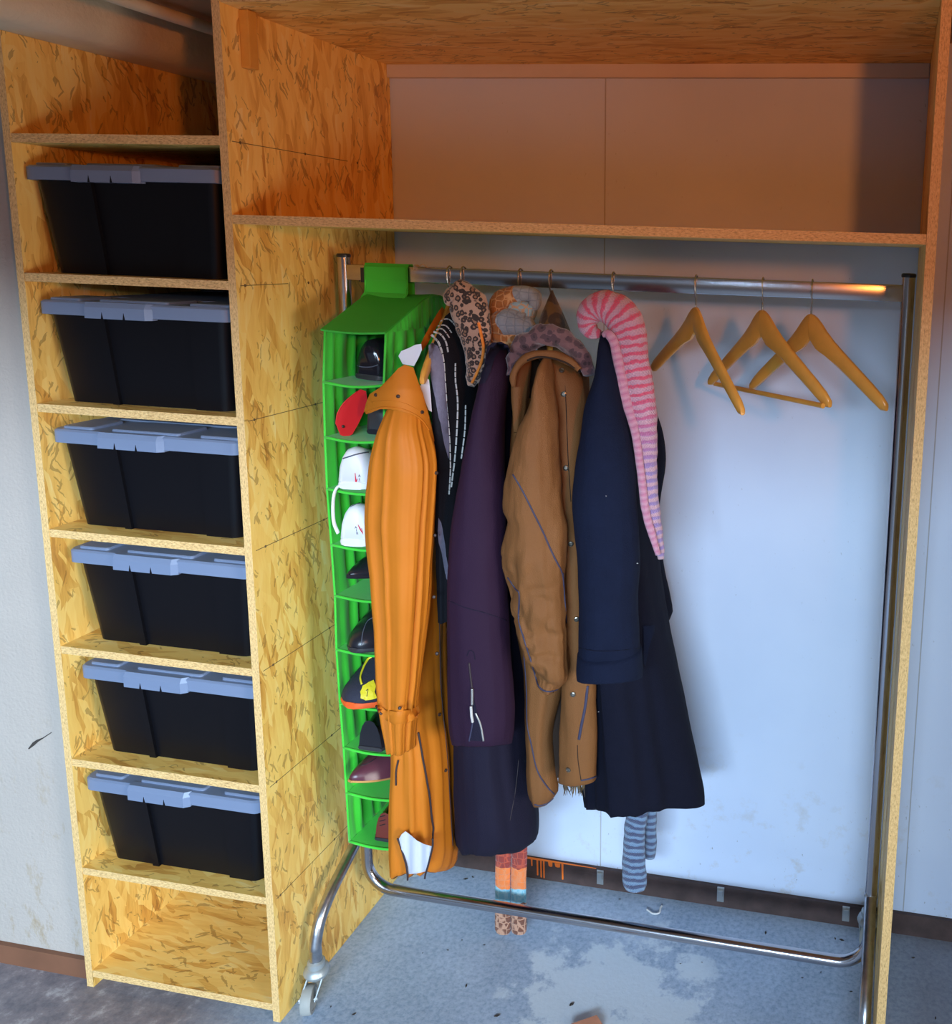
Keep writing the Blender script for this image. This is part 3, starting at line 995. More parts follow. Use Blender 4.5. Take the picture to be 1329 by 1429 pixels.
# ------------------------------------------------------------------ hangers
def hanger(label, hx, near, far, neckz, bar=False, group=None, scale=1.0):
    """wooden hanger on the rail at hx; near/far are the arm ends"""
    e = thing('coat_hanger', (hx, RY, neckz), label, 'hanger', group)
    near, far = Vector(near), Vector(far)
    mid = Vector((hx, RY, 0))
    for end in (near, far):
        d = (end - mid)
        d.z = 0
        ln = d.length
        d.normalize()
        nrm = Vector((-d.y, d.x, 0))
        drop = neckz - end.z
        top, bot = [], []
        cs = [(0.0, .01, .070), (.04, .0, .078), (.09, -.035, .084), (.15, -.10, .078), (.22, -.19, .066), (.32, -.30, .056), (.46, -.43, .050), (.64, -.59, .046), (.82, -.755, .043), (.94, -.875, .038), (1.0, -.96, .020)]
        rs = []
        for t, dz, hgt in cs:
            zt = neckz + dz * (drop - .0) + .002
            # shoulders swing a little forward at the ends
            bow = nrm * (.012 * t * t)
            th = .0068 if t < .95 else .0052
            c0 = mid + d * (ln * t) + bow
            hg = hgt * scale * .80
            ring = []
            for a in range(10):
                an = 2 * math.pi * a / 10
                ca, sa = math.cos(an), math.sin(an)
                sx = math.copysign(abs(ca)**.7, ca)
                sz = math.copysign(abs(sa)**.7, sa)
                ring.append(Vector((c0.x, c0.y, zt - hg / 2)) + nrm * (th * sx) + Vector((0, 0, hg / 2 * sz)))
            rs.append(ring)
        MB().rings(rs).build('arm', 'hangerwood', e, smooth=True, angle=60)
    # wire hook over the rail
    dirv = Vector((0, 1, 0))
    pts = [Vector((hx, RY, neckz - .012)), Vector((hx, RY, neckz + .018)), Vector((hx, RY - .004, neckz + .028))]
    r = .0165
    zc = RZ + .0212 - r * .35
    pts = [Vector((hx, RY, neckz - .012)), Vector((hx, RY, neckz + .012)), Vector((hx + .001, RY - .008, RZ - .026)), Vector((hx, RY - .0145, RZ - .008)), Vector((hx, RY - .0140, RZ + .012)), Vector((hx, RY - .006, RZ + .0212)), Vector((hx, RY + .004, RZ + .0212)), Vector((hx, RY + .0135, RZ + .013)), Vector((hx, RY + .0145, RZ - .005)), Vector((hx, RY + .011, RZ - .018))]
    MB().tube(smooth_path(pts, 6), .0019, 8).build('hook', 'wire', e, smooth=True)
    if bar:
        a = near.lerp(mid, .03)
        a.z = near.z - .004
        b = far.lerp(mid, .03)
        b.z = far.z - .004
        MB().tube([a, b], .0055, 12).build('trouser_bar', 'hangerwood', e, smooth=True, angle=50)
    return e


NZ = 1.700
hanger('bare wooden hanger without a bar beside the pink striped scarf', .897, (1.030, .10, 1.508), (.762, .475, 1.540), NZ)
hanger('bare wooden hanger with a trouser bar between two plain ones', 1.045, (1.204, .118, 1.532), (.908, .46, 1.514), NZ, bar=True)
hanger('bare wooden hanger without a bar beside the rack upright', 1.152, (1.317, .15, 1.526), (1.012, .44, 1.512), NZ - .004)

# ------------------------------------------------------------------ green hanging shoe organiser
og = thing('shoe_organiser', (.19, .25, .42), 'bright green fabric hanging shoe organiser with ten open compartments', 'shoe organiser')
FY, BYo = .10, .40
lev = [(455, 458), (453, 534), (455, 611), (458, 683), (464, 761), (469, 832), (471, 907), (476, 982), (481, 1044), (485, 1107), (489, 1175)]
OW = .138
front = []
for u, v in lev:
    p = P(u, v, FY)
    front.append((p.x, p.z))


def pleat(x, pts_y, z0, z1, amp, sgn):
    pass


# side walls with pleats, per compartment; slightly bulged
def side(sx, name, lab=None):
    mb = MB()
    ny = 49
    rows = []
    for i in range(len(front) - 1):
        (xa, za), (xb, zb) = front[i], front[i + 1]
        for j in range(6):
            t = j / 6
            rows.append((lerp(xa, xb, t), lerp(za, zb, t), math.sin(math.pi * t)))
    rows.append((front[-1][0], front[-1][1], 0))
    g = []
    for off in (0, .0018):
        for (x, z, bl_) in rows:
            for k in range(ny):
                t = k / (ny - 1)
                y = lerp(FY, BYo, t)
                pl = (.0050 * math.sin(t * 44 + z * 3) + .002 * math.sin(t * 71 + z * 9)) * (.35 + .65 * bl_) * min(1, t * 8)
                xx = x + (OW if sx > 0 else 0) + sx * (.004 * bl_ * math.sin(math.pi * t)) + pl + sx * off
                g.append((xx, y, z))
    m = len(rows)
    fs = []
    for i in range(m - 1):
        for k in range(ny - 1):
            a = i * ny + k
            fs.append((a, a + 1, a + ny + 1, a + ny))
            b = a + m * ny
            fs.append((b + ny, b + ny + 1, b + 1, b))
    for i in range(m - 1):
        for k in (0, ny - 1):
            a = i * ny + k
            fs.append((a, a + ny, a + ny + m * ny, a + m * ny))
    mb.add(g, fs)
    return mb.build(name, 'green', og, smooth=True, angle=60)


side(-1, 'side_wall')
side(1, 'side_wall')
mb = MB()
gb = []
for (x, z) in front:
    gb.append([(x, BYo, z), (x + OW, BYo, z), (x + OW, BYo + .002, z), (x, BYo + .002, z)])
mb.rings(gb)
mb.build('back_wall', 'green', og)
for i, (x, z) in enumerate(front[1:]):
    # sagging compartment floor with a hemmed front edge
    rs = []
    for k in range(9):
        t = k / 8
        sag = -.007 * math.sin(math.pi * t)
        xx = lerp(x + .001, x + OW - .001, t)
        rs.append([(xx, FY + .001, z + sag), (xx, FY + .15, z + sag * .7 - .002), (xx, BYo - .001, z + sag * .4), (xx, BYo - .001, z + sag * .4 + .0035), (xx, FY + .15, z + sag * .7 + .0015), (xx, FY + .001, z + sag + .0035)])
    MB().rings(rs).build('compartment_floor', 'green', og, smooth=True, angle=40)
    MB().tube([(lerp(x - .002, x + OW + .002, k / 8), FY - .0005, z + .0018 - .007 * math.sin(math.pi * k / 8)) for k in range(9)], .0032, 8).build('hem', 'green', og, smooth=True)
# sewn edge strips down the front
for dx in (-.002, OW + .002):
    MB().tube([(x + dx, FY, z) for x, z in front], .0028, 8).build('edge_binding', 'green', og, smooth=True)
# roof, peaked under the strap, overhanging a little
x0, z0 = front[0]
rs = []
prof = [(FY - .010, z0 - .001), (FY + .02, z0 + .010), (FY + .09, z0 + .038), (FY + .15, z0 + .062), (FY + .19, z0 + .071), (FY + .23, z0 + .066), (BYo + .006, z0 + .040)]
for k in range(7):
    t = k / 6
    xx = lerp(x0 - .006, x0 + OW + .006, t)
    dip = -.004 * math.sin(math.pi * t)
    rs.append([(xx, y, z + dip) for y, z in prof] + [(xx, y, z + dip - .004) for y, z in prof[::-1]])
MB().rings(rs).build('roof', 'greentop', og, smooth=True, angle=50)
# gable triangles between the side walls and the roof
def roof_z(y):
    for (ya, za), (yb, zb) in zip(prof, prof[1:]):
        if ya <= y <= yb:
            return lerp(za, zb, (y - ya) / (yb - ya)) - .003
    return prof[-1][1]


for xx, s_ in ((x0, -1), (x0 + OW, 1)):
    ny = 61
    top_, mid_, bot_ = [], [], []
    for k in range(ny):
        t = k / (ny - 1)
        y = lerp(FY + .002, BYo, t)
        pl = (.0040 * math.sin(t * 62) + .0018 * math.sin(t * 105 + 1)) * min(1, t * 6)
        zt_ = roof_z(y)
        for lst, z_, f in ((top_, zt_, .25), (mid_, lerp(z0, zt_, .5), .8), (bot_, z0 - .004, 1.0)):
            lst.append(Vector((xx + s_ * (.001 + abs(pl) * f), y, z_)))
    g = [p for r in (bot_, mid_, top_) for p in r]
    fs = [(r * ny + k, r * ny + k + 1, (r + 1) * ny + k + 1, (r + 1) * ny + k) for r in range(2) for k in range(ny - 1)]
    back = [p - Vector((s_ * .0012, 0, 0)) for p in g]
    m_ = len(g)
    MB().add(g + back, fs + [tuple(i_ + m_ for i_ in f[::-1]) for f in fs]).build('gable', 'green', og, smooth=True, recalc=False)
# strap over the rail with black fastener edge
sx0, sx1 = P(510, 400, RY - .012).x, P(570, 400, RY - .012).x
rs = []
sp = [(RY - .030, z0 + .058), (RY - .0145, RZ - .045), (RY - .0125, RZ - .018), (RY - .0125, RZ + .014), (RY - .008, RZ + .0205), (RY + .008, RZ + .0205), (RY + .0125, RZ + .014), (RY + .0125, RZ - .018), (RY + .013, RZ - .05), (RY + .022, z0 + .060)]
for k in range(7):
    xx = lerp(sx0, sx1, k / 6)
    dy = .0012 * math.sin(k * 1.3)
    inner = [(xx, y + dy, z) for y, z in sp]
    outer = []
    for i, (y, z) in enumerate(sp):
        a = sp[max(i - 1, 0)]
        b = sp[min(i + 1, len(sp) - 1)]
        d = Vector((b[0] - a[0], b[1] - a[1])).normalized()
        outer.append((xx, y + dy - d.y * .003, z + d.x * .003))
    rs.append(inner + outer[::-1])
st = MB().rings(rs).build('strap', 'green', og, smooth=True, angle=50)
MB().box(sx0 - .010, sx0 + .002, RY - .0135, RY - .0105, RZ - .022, RZ + .012).build('fastener_strip', 'blackcap', st)
MB().box(sx0 + .004, sx1 - .004, RY - .0175, RY - .0152, RZ - .016, RZ + .016, .0008).build('stitched_panel', 'green', st)
for xx in (sx0 + .003, sx1 - .003):
    MB().tube([(xx, y - .003, z) for y, z in sp[:4]], .0018, 6).build('seam', 'green', st, smooth=True)


# ------------------------------------------------------------------ shoes in the organiser
def shoe(name, label, i, dx, y0, length, wid, prof, mat, solemat, toe_out=True, sole_h=.010, lift=.0035, yaw=0.0, roll=0.0, pitch=0.0):
    """i = compartment index; prof = [(t, halfwidth factor, height, bottom lift)] from the outer end inward"""
    x, z = front[i + 1]
    base = Vector((x + OW / 2 + dx, y0, z + lift))
    e = thing(name, base, label, 'shoe', 'shoes in the green organiser')
    rot = Matrix.Rotation(yaw, 3, 'Z') @ Matrix.Rotation(pitch, 3, 'X') @ Matrix.Rotation(roll, 3, 'Y')
    rs, ss = [], []
    R = resample([(a * 100, b, c, d) for a, b, c, d in prof], 5)
    for (t, hw, h, b) in R:
        t /= 100
        ring, sr = [], []
        for k in range(16):
            an = 2 * math.pi * k / 16
            ca, sa = math.cos(an), math.sin(an)
            if sa < 0:
                zz = b + sole_h * (1 + sa * .2)
                xx = hw * wid / 2 * math.copysign(abs(ca)**.5, ca)
            else:
                zz = b + sole_h + (h - sole_h) * sa**.85
                xx = hw * wid / 2 * math.copysign(abs(ca)**.8, ca) * (1 - .18 * sa)
            ring.append(base + rot @ Vector((xx, t * length, zz)))
        rs.append(ring)
        for q in range(12):
            an = 2 * math.pi * q / 12
            ca, sa = math.cos(an), math.sin(an)
            sr.append(base + rot @ Vector((hw * 1.05 * wid / 2 * math.copysign(abs(ca)**.4, ca), t * length + (-.002 if t < .02 else 0), b + sole_h * .5 * (1 + math.copysign(abs(sa)**.4, sa)) + .0004)))
        ss.append(sr)
    up = MB().rings(rs)
    bv = up.bvh()
    up.build('upper', mat, e, smooth=True, angle=60)
    sl = MB().rings(ss)
    sl.build('sole', solemat, e, smooth=True, angle=50)
    return e, bv, base


TOE = [(0, .18, .014, .006), (.03, .42, .026, .004), (.10, .72, .037, .001), (.22, .94, .046, 0), (.38, 1.0, .058, 0), (.6, .86, .075, 0), (.85, .8, .078, 0), (1, .6, .07, 0)]
PTOE = [(0, .10, .012, .006), (.04, .26, .020, .004), (.15, .58, .033, .001), (.3, .86, .045, 0), (.5, .95, .056, 0), (.75, .8, .06, 0), (1, .6, .055, 0)]
HEEL = [(0, .55, .078, .003), (.03, .76, .090, .001), (.12, .90, .094, 0), (.28, .90, .080, 0), (.5, .95, .055, 0), (.75, 1.0, .045, 0), (1, .4, .02, 0)]
BOOT = [(0, .60, .075, .002), (.03, .80, .088, .001), (.12, .9, .092, 0), (.3, .9, .09, 0), (.6, .9, .075, 0), (.9, .8, .05, 0), (1, .4, .03, 0)]

# 1 black glossy boot
e, bv, b = shoe('boot', 'glossy black ankle boot in the top compartment under the green roof', 0, .012, .135, .24, .085, BOOT, 'shoegloss', 'shoerubber', roll=.06, sole_h=.012)
cord(bv, [(494, 508), (505, 512), (518, 512), (528, 509)], .0012, 'welt_seam', 'shoegrey', e, .13)
# 2 red flip flop standing on edge, and a dark shoe
x, z = front[2]
e = thing('flip_flop', (x + .045, .14, z + .006), 'red foam flip-flop sole leaning in the second compartment', 'shoe', 'shoes in the green organiser')
ol = [(468, 590), (470, 577), (478, 563), (490, 552), (503, 543), (511, 546), (513, 560), (508, 575), (500, 592), (492, 606), (484, 610), (475, 607)]
mb = sheet(ol, lambda u, v: .115 + (u - 468) * .0012, .016, 6)
mb.build('foam_sole', 'shoered', e)
bvf = mb.bvh()
button(bvf, 479, 595, .0035, 'strap_plug', 'rivet', e, .11)
cord(bvf, [(469, 592), (471, 578), (480, 562), (500, 545)], .0012, 'rim', 'shoered', e, .11)
shoe('dark_clog', 'dark grey rubber clog behind the red flip-flop', 1, .028, .140, .24, .07, BOOT, 'shoerubber', 'shoeblack', sole_h=.012)


# 3, 4 white trainers, heels outward, small red tick and grey letters
def trainer(i, label, dx, y0, marks, yaw, strap):
    e, bv, b = shoe('trainer', label, i, dx, y0, .25, .088, HEEL, 'shoewhite', 'shoewhite', sole_h=.018, yaw=yaw)
    (tick, letters) = marks
    mb = MB()
    pp = [hit(bv, u, v, .0012, y0)[0] for u, v in tick]
    mb.tube(pp, [.0006] + [.0017] * (len(pp) - 2) + [.0006], 6, rb=.0006, up=(0, -1, 0))
    mb.build('tick_mark', 'logored', e)
    for (u, v), ch in letters:
        cu = bpy.data.curves.new('t', 'FONT')
        cu.body = ch
        cu.size = .0075
        cu.extrude = .0003
        cu.align_x = 'CENTER'
        cu.align_y = 'CENTER'
        to = bpy.data.objects.new('t', cu)
        me = bpy.data.meshes.new_from_object(to)
        bpy.data.objects.remove(to)
        p, nn = hit(bv, u, v, .0012, y0)
        q = nn.to_track_quat('Z', 'Y').to_matrix()
        m2 = MB()
        m2.add([p + q @ vv.co for vv in me.vertices], [list(f.vertices) for f in me.polygons])
        m2.build('letter', 'logogrey', e)
    if strap:
        mb = MB()
        mb.tube(smooth_path(strap, 6), .0028, 10, rb=.0052, up=(0, -1, 0))
        mb.build('pull_loop', 'shoewhite', e, smooth=True)
    return e, bv


e, bv = trainer(2, 'white trainer heel with red tick, in the third compartment from the top', -.006, .092, ([(496, 660), (497, 672), (496, 676), (499, 668)], [((502, 664), 'A'), ((502, 669), 'I'), ((502, 674), 'R')]), .10, None)
cord(bv, [(479, 640), (488, 637), (502, 633), (514, 631)], .0016, 'dark_trim', 'shoegrey', e, .09)
e, bv = trainer(3, 'white trainer with a long heel loop and red tick, below the other white trainer', -.008, .088, ([(500, 732), (503, 738), (507, 745), (505, 737)], [((497, 736), 'A'), ((498, 740), 'I'), ((499, 744), 'R')]), .12,
                [P(472, 744, .085), P(466, 728, .080), P(465, 705, .082), P(467, 688, .086), P(472, 679, .092), P(478, 678, .100)])
cord(bv, [(478, 712), (490, 707), (502, 702), (513, 700)], .0016, 'dark_trim', 'shoegrey', e, .09)
# 5 pointed dark pump
e, bv, b = shoe('pointed_pump', 'dark pointed leather shoe below the white trainers', 4, -.026, .085, .25, .10, PTOE, 'shoeblack', 'shoeblack', lift=.045, yaw=-.22, pitch=-.10)
# 6 round black shoe
e, bv, b = shoe('leather_shoe', 'black round-toed shoe with a stitched seam, above the yellow and orange one', 5, -.012, .078, .25, .105, [(a, c, d * 1.3, f) for a, c, d, f in TOE], 'shoeblack', 'shoerubber', yaw=-.08, sole_h=.012)
cord(bv, [(505, 900), (506, 885), (512, 868), (520, 862)], .0011, 'toe_seam', 'shoegrey', e, .08)
# 7 navy trainer with orange sole and yellow straps, number 1
e, bv, b = shoe('sports_shoe', 'navy sports shoe with yellow strap and orange sole', 6, -.022, .068, .25, .108, [(a, min(1., c * 1.15), d * 1.45, f) for a, c, d, f in TOE], 'shoenavy', 'shoeorange', yaw=-.06, sole_h=.016, lift=.004)
cord(bv, [(505, 955), (503, 945), (507, 932), (513, 921), (519, 917)], .0035, 'strap', 'shoeyellow', e, .08, flat=.002)
mb = sheet([(503, 966), (507, 958), (514, 953), (521, 950), (524, 958), (522, 966), (525, 974), (518, 976), (510, 977), (504, 974)], .075, .003, 4, bvh=bv, off=.004)
bvb = mb.bvh()
bd = mb.build('strap_badge', 'shoeyellow', e)
cord(bvb, [(511, 964), (514, 961), (513, 967), (512, 972)], .0008, 'numeral', 'blackcap', bd, .07, per=3)
# 8 black shoe
shoe('black_shoe', 'plain black leather shoe below the yellow-strapped one', 7, .000, .095, .24, .095, BOOT[:1] + [(.05, .7, .055, .002), (.15, .9, .062, 0), (.4, 1, .072, 0), (.7, .9, .075, 0), (1, .6, .05, 0)], 'shoeblack', 'shoerubber', sole_h=.010)
# 9 burgundy pointed shoe
e, bv, b = shoe('burgundy_shoe', 'burgundy leather shoe with its toe poking out of the organiser', 8, -.036, .062, .26, .105, [(a, c, d * 1.25, f) for a, c, d, f in PTOE], 'burgundy', 'tan', lift=.050, yaw=-.36, sole_h=.006, pitch=-.16)
cord(bv, [(490, 1062), (500, 1068), (512, 1066), (525, 1058)], .0010, 'seam', 'shoeblack', e, .08)
# 10 red-brown boot
e, bv, b = shoe('red_brown_shoe', 'reddish brown lace-up shoe in the lowest compartment', 9, .016, .112, .24, .09, BOOT[:1] + [(.05, .75, .062, .002), (.15, .9, .068, 0), (.4, 1, .07, 0), (.7, .9, .07, 0), (1, .6, .05, 0)], 'redbrown', 'shoerubber', sole_h=.008)
for k in range(3):
    cord(bv, [(530, 1140 + k * 6), (538, 1138 + k * 6)], .0011, 'lace', 'shoeblack', e, .12)

# ------------------------------------------------------------------ orange raincoat
hanger('wooden hanger inside the orange raincoat', .318, tuple(P(581, 531, .072)), (.318 + .01, .44, 1.575), 1.690)
oc = thing('orange_raincoat', (.3, .2, .35), 'long orange rubberised raincoat hanging next to the green organiser', 'coat')
body = hang([(560, 556, 592, .20, .06), (590, 545, 602, .20, .09), (646, 536, 613, .19, .10), (716, 528, 612, .18, .10), (800, 528, 616, .17, .10), (850, 532, 622, .17, .10), (905, 536, 623, .17, .10), (968, 541, 626, .17, .10), (1006, 546, 629, .17, .10), (1044, 550, 634, .17, .10), (1107, 547, 636, .17, .10), (1182, 547, 637, .17, .10), (1208, 548, 634, .17, .10), (1216, 549, 630, .17, .10)], n=64, fold=.13, nf=(7, 11), seed=3, tilt=.62, crumple=.005)
bvb = body.bvh()
body.build('body', 'orange', oc, smooth=True)
slv = hang([(556, 548, 584, .085, .03), (575, 538, 594, .08, .04), (600, 528, 600, .07, .05), (625, 520, 606, .065, .05), (646, 516, 609, .06, .05), (684, 513, 608, .06, .05), (716, 511, 606, .06, .05), (757, 513, 604, .06, .05), (800, 518, 602, .06, .05), (840, 521, 600, .06, .05), (900, 525, 594, .06, .045), (950, 527, 588, .06, .04), (985, 531, 584, .06, .04), (1010, 535, 582, .06, .04), (1046, 542, 580, .06, .038)], n=96, fold=.17, nf=(5, 7), drift=.35, seed=6, tilt=.2, crumple=.004, fold_pow=.3)
bvs = slv.bvh()
slv.build('sleeve', 'orange', oc, smooth=True)
far = hang([(560, 585, 606, .38, .03), (640, 590, 622, .39, .04), (800, 592, 626, .39, .04), (930, 596, 622, .38, .035)], n=24, fold=.06, seed=9)
far.build('sleeve', 'orange', oc, smooth=True)
# collar flap with rivets
col = sheet([(508, 574), (511, 562), (516, 550), (530, 541), (545, 526), (556, 514), (565, 509), (577, 513), (584, 533), (590, 548), (597, 572), (603, 598), (607, 617), (602, 608), (595, 594), (585, 584), (574, 578), (560, 574), (545, 571), (530, 571), (518, 576), (511, 578)], lambda u, v: .030 + .00004 * (u - 552)**2 * .6 + max(0, 545 - v) * .0006, .005, 5)
bvc = col.bvh()
cl = col.build('collar', 'orange', oc, smooth=True, angle=50)
cord(bvc, [(509, 576), (530, 569), (548, 569), (565, 572), (580, 579), (592, 589), (602, 606)], .0018, 'collar_edge', 'orange', cl, .03)
cord(bvc, [(519, 561), (540, 559), (562, 562), (580, 570), (592, 580)], .0009, 'stitch', 'orange', cl, .03)
for u, v in ((525, 551), (556, 553), (589, 575)):
    button(bvc, u, v, .0040, 'rivet', 'rivet', cl, .03)
lin = sheet([(562, 508), (556, 497), (560, 490), (570, 486), (580, 481), (588, 480), (589, 488), (584, 500), (578, 511)], lambda u, v: .085 + (588 - u) * .0004, .006, 5)
lin.build('neck_lining', 'white', oc, smooth=True, angle=50)
bk = sheet([(586, 483), (592, 470), (600, 455), (610, 438), (617, 428), (621, 432), (616, 445), (606, 462), (598, 478), (590, 490)], lambda u, v: .14 + (u - 586) * .003, .006, 5)
bk.build('back_yoke', 'orange', oc, smooth=True, angle=50)
# hanger arm end showing at the neck: front of its own arm (part of the coat's hanger is inside); lining beside it
lin2 = sheet([(586, 540), (594, 525), (599, 530), (601, 550), (603, 575), (598, 572), (592, 556)], .10, .004, 5)
lin2.build('front_lining', 'white', oc)
# placket edge, snaps, zip tapes
cord(bvb, [(608, 621), (613, 646), (611, 694), (610, 726), (611, 768), (612, 810), (613, 850), (614, 900), (615, 950), (618, 990), (622, 1030), (626, 1080), (629, 1130), (632, 1180)], .0014, 'placket_tape', 'blacktape', oc, .09)
for u, v in ((609, 660), (607, 747), (606, 833), (610, 912), (613, 997), (622, 1075)):
    button(bvs if v < 960 and u < 612 else bvb, u, v, .0042, 'snap', 'rivet', oc, .09)
ln_ = sheet([(556, 1172), (561, 1164), (566, 1160), (574, 1166), (582, 1173), (592, 1178), (603, 1181), (601, 1192), (597, 1205), (594, 1216), (582, 1219), (570, 1220), (566, 1205), (562, 1190)], lambda u, v: .058 + (v - 1160) * .00012 - .004 * math.sin((u - 556) * .35), .003, 4)
ln_.build('hem_lining', 'greylining', oc, smooth=True, angle=50)
cord(bvb, [(583, 1022), (588, 1050), (593, 1080), (598, 1110), (601, 1140), (604, 1160), (604, 1172)], .0022, 'zip_tape', 'blacktape', oc, .08, off=.003)
for tp_ in ([(604, 1170), (604, 1181), (601, 1194), (598, 1206), (594, 1220), (593, 1226)], [(555, 1170), (559, 1180), (563, 1193), (567, 1207), (569, 1222), (569, 1228)]):
    MB().tube(smooth_path([P(u, v, .056 + (v - 1160) * .00012) for u, v in tp_], 5), .0022, 8).build('zip_tape', 'blacktape', oc, smooth=True)
cord(bvb, [(556, 1060), (553, 1075), (553, 1095)], .002, 'side_slit', 'blacktape', oc, .08, off=.002)
# cuff strap
stp = sheet([(526, 982), (531, 984), (540, 990), (555, 992), (572, 989), (584, 984), (586, 994), (582, 1001), (568, 1008), (552, 1010), (540, 1005), (532, 998), (528, 992)], .01, .003, 5, bvh=bvs, off=.004)
bvt = stp.bvh()
so = stp.build('cuff_strap', 'orange', oc, smooth=True, angle=50)
button(bvt, 558, 988, .004, 'snap', 'rivet', so, .01)
cord(bvs, [(526, 980), (529, 990), (533, 996)], .003, 'buckle', 'rivet', so, .01, off=.003)

# ------------------------------------------------------------------ striped dark cardigan
hanger('hanger carrying the black striped cardigan', .352, (.352 + .005, .20, 1.625), (.352 + .01, .38, 1.62), 1.690)
cg = thing('striped_cardigan', (.38, .28, 1.0), 'black knitted cardigan with white dashed stripes between orange and purple coats', 'cardigan')
cb = hang([(440, 621, 646, .24, .05), (455, 614, 652, .23, .06), (475, 606, 658, .22, .07), (500, 602, 664, .21, .08), (540, 603, 668, .20, .09), (600, 606, 666, .20, .09), (660, 608, 655, .20, .08), (720, 608, 650, .20, .08), (800, 610, 648, .20, .07), (860, 612, 642, .20, .06)], fold=.07, nf=(6, 9), seed=11, crumple=.003)
bvg = cb.bvh()
cb.build('body', 'black', cg, smooth=True)
gm = sheet([(598, 482), (604, 478), (612, 484), (617, 497), (620, 520), (622, 545), (624, 580), (626, 620), (625, 640), (619, 620), (614, 590), (608, 555), (602, 520), (599, 498)], .12, .004, 6, bvh=bvg, off=.003)
gm.build('grey_lapel', 'greymarl', cg, smooth=True, angle=50)
gm = sheet([(613, 722), (616, 735), (620, 760), (624, 790), (624, 812), (620, 800), (615, 770), (612, 745)], .14, .004, 6, bvh=bvg, off=.003)
gm.build('grey_lapel', 'greymarl', cg, smooth=True, angle=50)


def dashes(pts, n, wd_, name='dash_stripe'):
    pp = smooth_path([(a, b, 0) for a, b in pts], 24)
    tot = len(pp) - 1
    mb = MB()
    for k in range(n):
        a, b = (k + .07) / n * tot, (k + .93) / n * tot
        ps = []
        for q in (a, (a + b) / 2, b):
            i = min(int(q), tot - 1)
            u = pp[i].lerp(pp[i + 1], q - i)
            ps.append(hit(bvg, u.x, u.y, .0015, .15)[0])
        mb.tube(ps, wd_, 6, rb=.0008, up=(0, -1, 0))
    mb.build(name, 'dash', cg)


dashes([(602, 467), (612, 478), (618, 500), (620, 530), (622, 560)], 9, .0028)
dashes([(605, 463), (615, 467), (622, 478), (625, 492)], 5, .0022)
dashes([(635, 507), (635, 530), (638, 560), (637, 600), (634, 640), (629, 680)], 17, .0020)
dashes([(649, 565), (648, 600), (643, 640)], 8, .0018)
dashes([(611, 455), (622, 455), (630, 465)], 4, .0015)
dashes([(609, 460), (618, 460), (627, 472)], 4, .0015)
dashes([(615, 448), (626, 446), (636, 456)], 4, .0015)
dashes([(622, 560), (626, 600), (628, 650), (626, 690)], 13, .0018)

# leopard scarf with orange braid
ls = thing('leopard_scarf', (.38, .25, 1.45), 'leopard print scarf with orange braid over the striped cardigan', 'scarf')


def ribbon(pts, y, hb, seg=20, lump=.0):
    """scarf as a flattened tube along a traced centre line; pts = (px, py, half width px[, y])"""
    rows = resample([(i * 10, p[0], p[1], p[2], p[3] if len(p) > 3 else y) for i, p in enumerate(pts)], 2)
    path, ra = [], []
    for (_, u, v, hw, yy) in rows:
        c = P(u, v, yy)
        path.append(c)
        ra.append((P(u + hw, v, yy) - c).length)
    mb = MB()
    hbs = [min(hb, r * .9) for r in ra]
    mb.tube(path, ra, seg, rb=hbs, up=(0, -1, 0))
    if lump:
        for i, v in enumerate(mb.v):
            q = v * 42
            mb.v[i] = v + Vector((noise.noise(q), noise.noise(q + Vector((7, 0, 0))), noise.noise(q + Vector((0, 9, 0))))) * lump
    return mb


lsc = ribbon([(626, 424, 7), (632, 414, 13), (644, 412, 20), (654, 428, 26), (660, 452, 25), (665, 478, 20), (666, 502, 16), (661, 525, 10), (657, 538, 5)], .15, .022, lump=.006)
bvl = lsc.bvh()
lsc.build('cloth', 'leopard', ls, smooth=True)
cord(bvl, [(668, 450), (672, 468), (675, 485), (672, 505), (665, 522), (659, 534)], .0032, 'braid', 'pompom', ls, .13)
cord(bvg, [(621, 434), (628, 431), (636, 435), (642, 446), (643, 458)], .0042, 'braid', 'pompom', ls, .15, off=.004)

# ------------------------------------------------------------------ purple coat
hanger('hanger carrying the dark purple coat', .490, (.490, .20, 1.615), (.490 + .01, .38, 1.61), 1.690)
pc = thing('purple_coat', (.5, .25, .35), 'long dark purple softshell coat with a zipped cuff', 'coat')
body = hang([(478, 686, 712, .25, .05), (500, 680, 724, .26, .10), (560, 676, 730, .27, .12), (700, 668, 735, .27, .13), (850, 655, 740, .27, .13), (950, 645, 742, .27, .13), (1020, 638, 744, .27, .13), (1060, 637, 746, .27, .13), (1110, 637, 753, .27, .13), (1150, 638, 757, .27, .13), (1175, 641, 752, .27, .12), (1188, 648, 735, .27, .11)], fold=.08, nf=(5, 9), seed=21, tilt=.58, crumple=.005)
bvp = body.bvh()
body.build('body', 'purpledark', pc, smooth=True)
slv = hang([(488, 686, 705, .13, .03), (505, 678, 712, .11, .045), (530, 670, 712, .10, .05), (570, 660, 708, .095, .055), (620, 649, 705, .09, .055), (680, 638, 706, .09, .055), (740, 629, 707, .09, .055), (800, 624, 708, .09, .055), (860, 623, 710, .09, .055), (920, 624, 714, .09, .055), (980, 625, 718, .09, .055), (1020, 627, 717, .09, .055), (1038, 631, 714, .09, .055)], n=56, fold=.03, nf=(5, 9), seed=23, tilt=.45, crumple=.004)
bvs = slv.bvh()
slv.build('sleeve', 'purple', pc, smooth=True)
far = hang([(500, 715, 738, .42, .04), (600, 715, 742, .43, .05), (800, 712, 742, .43, .05), (900, 712, 740, .43, .04)], n=24, fold=.04, seed=25)
far.build('sleeve', 'purpledark', pc, smooth=True)
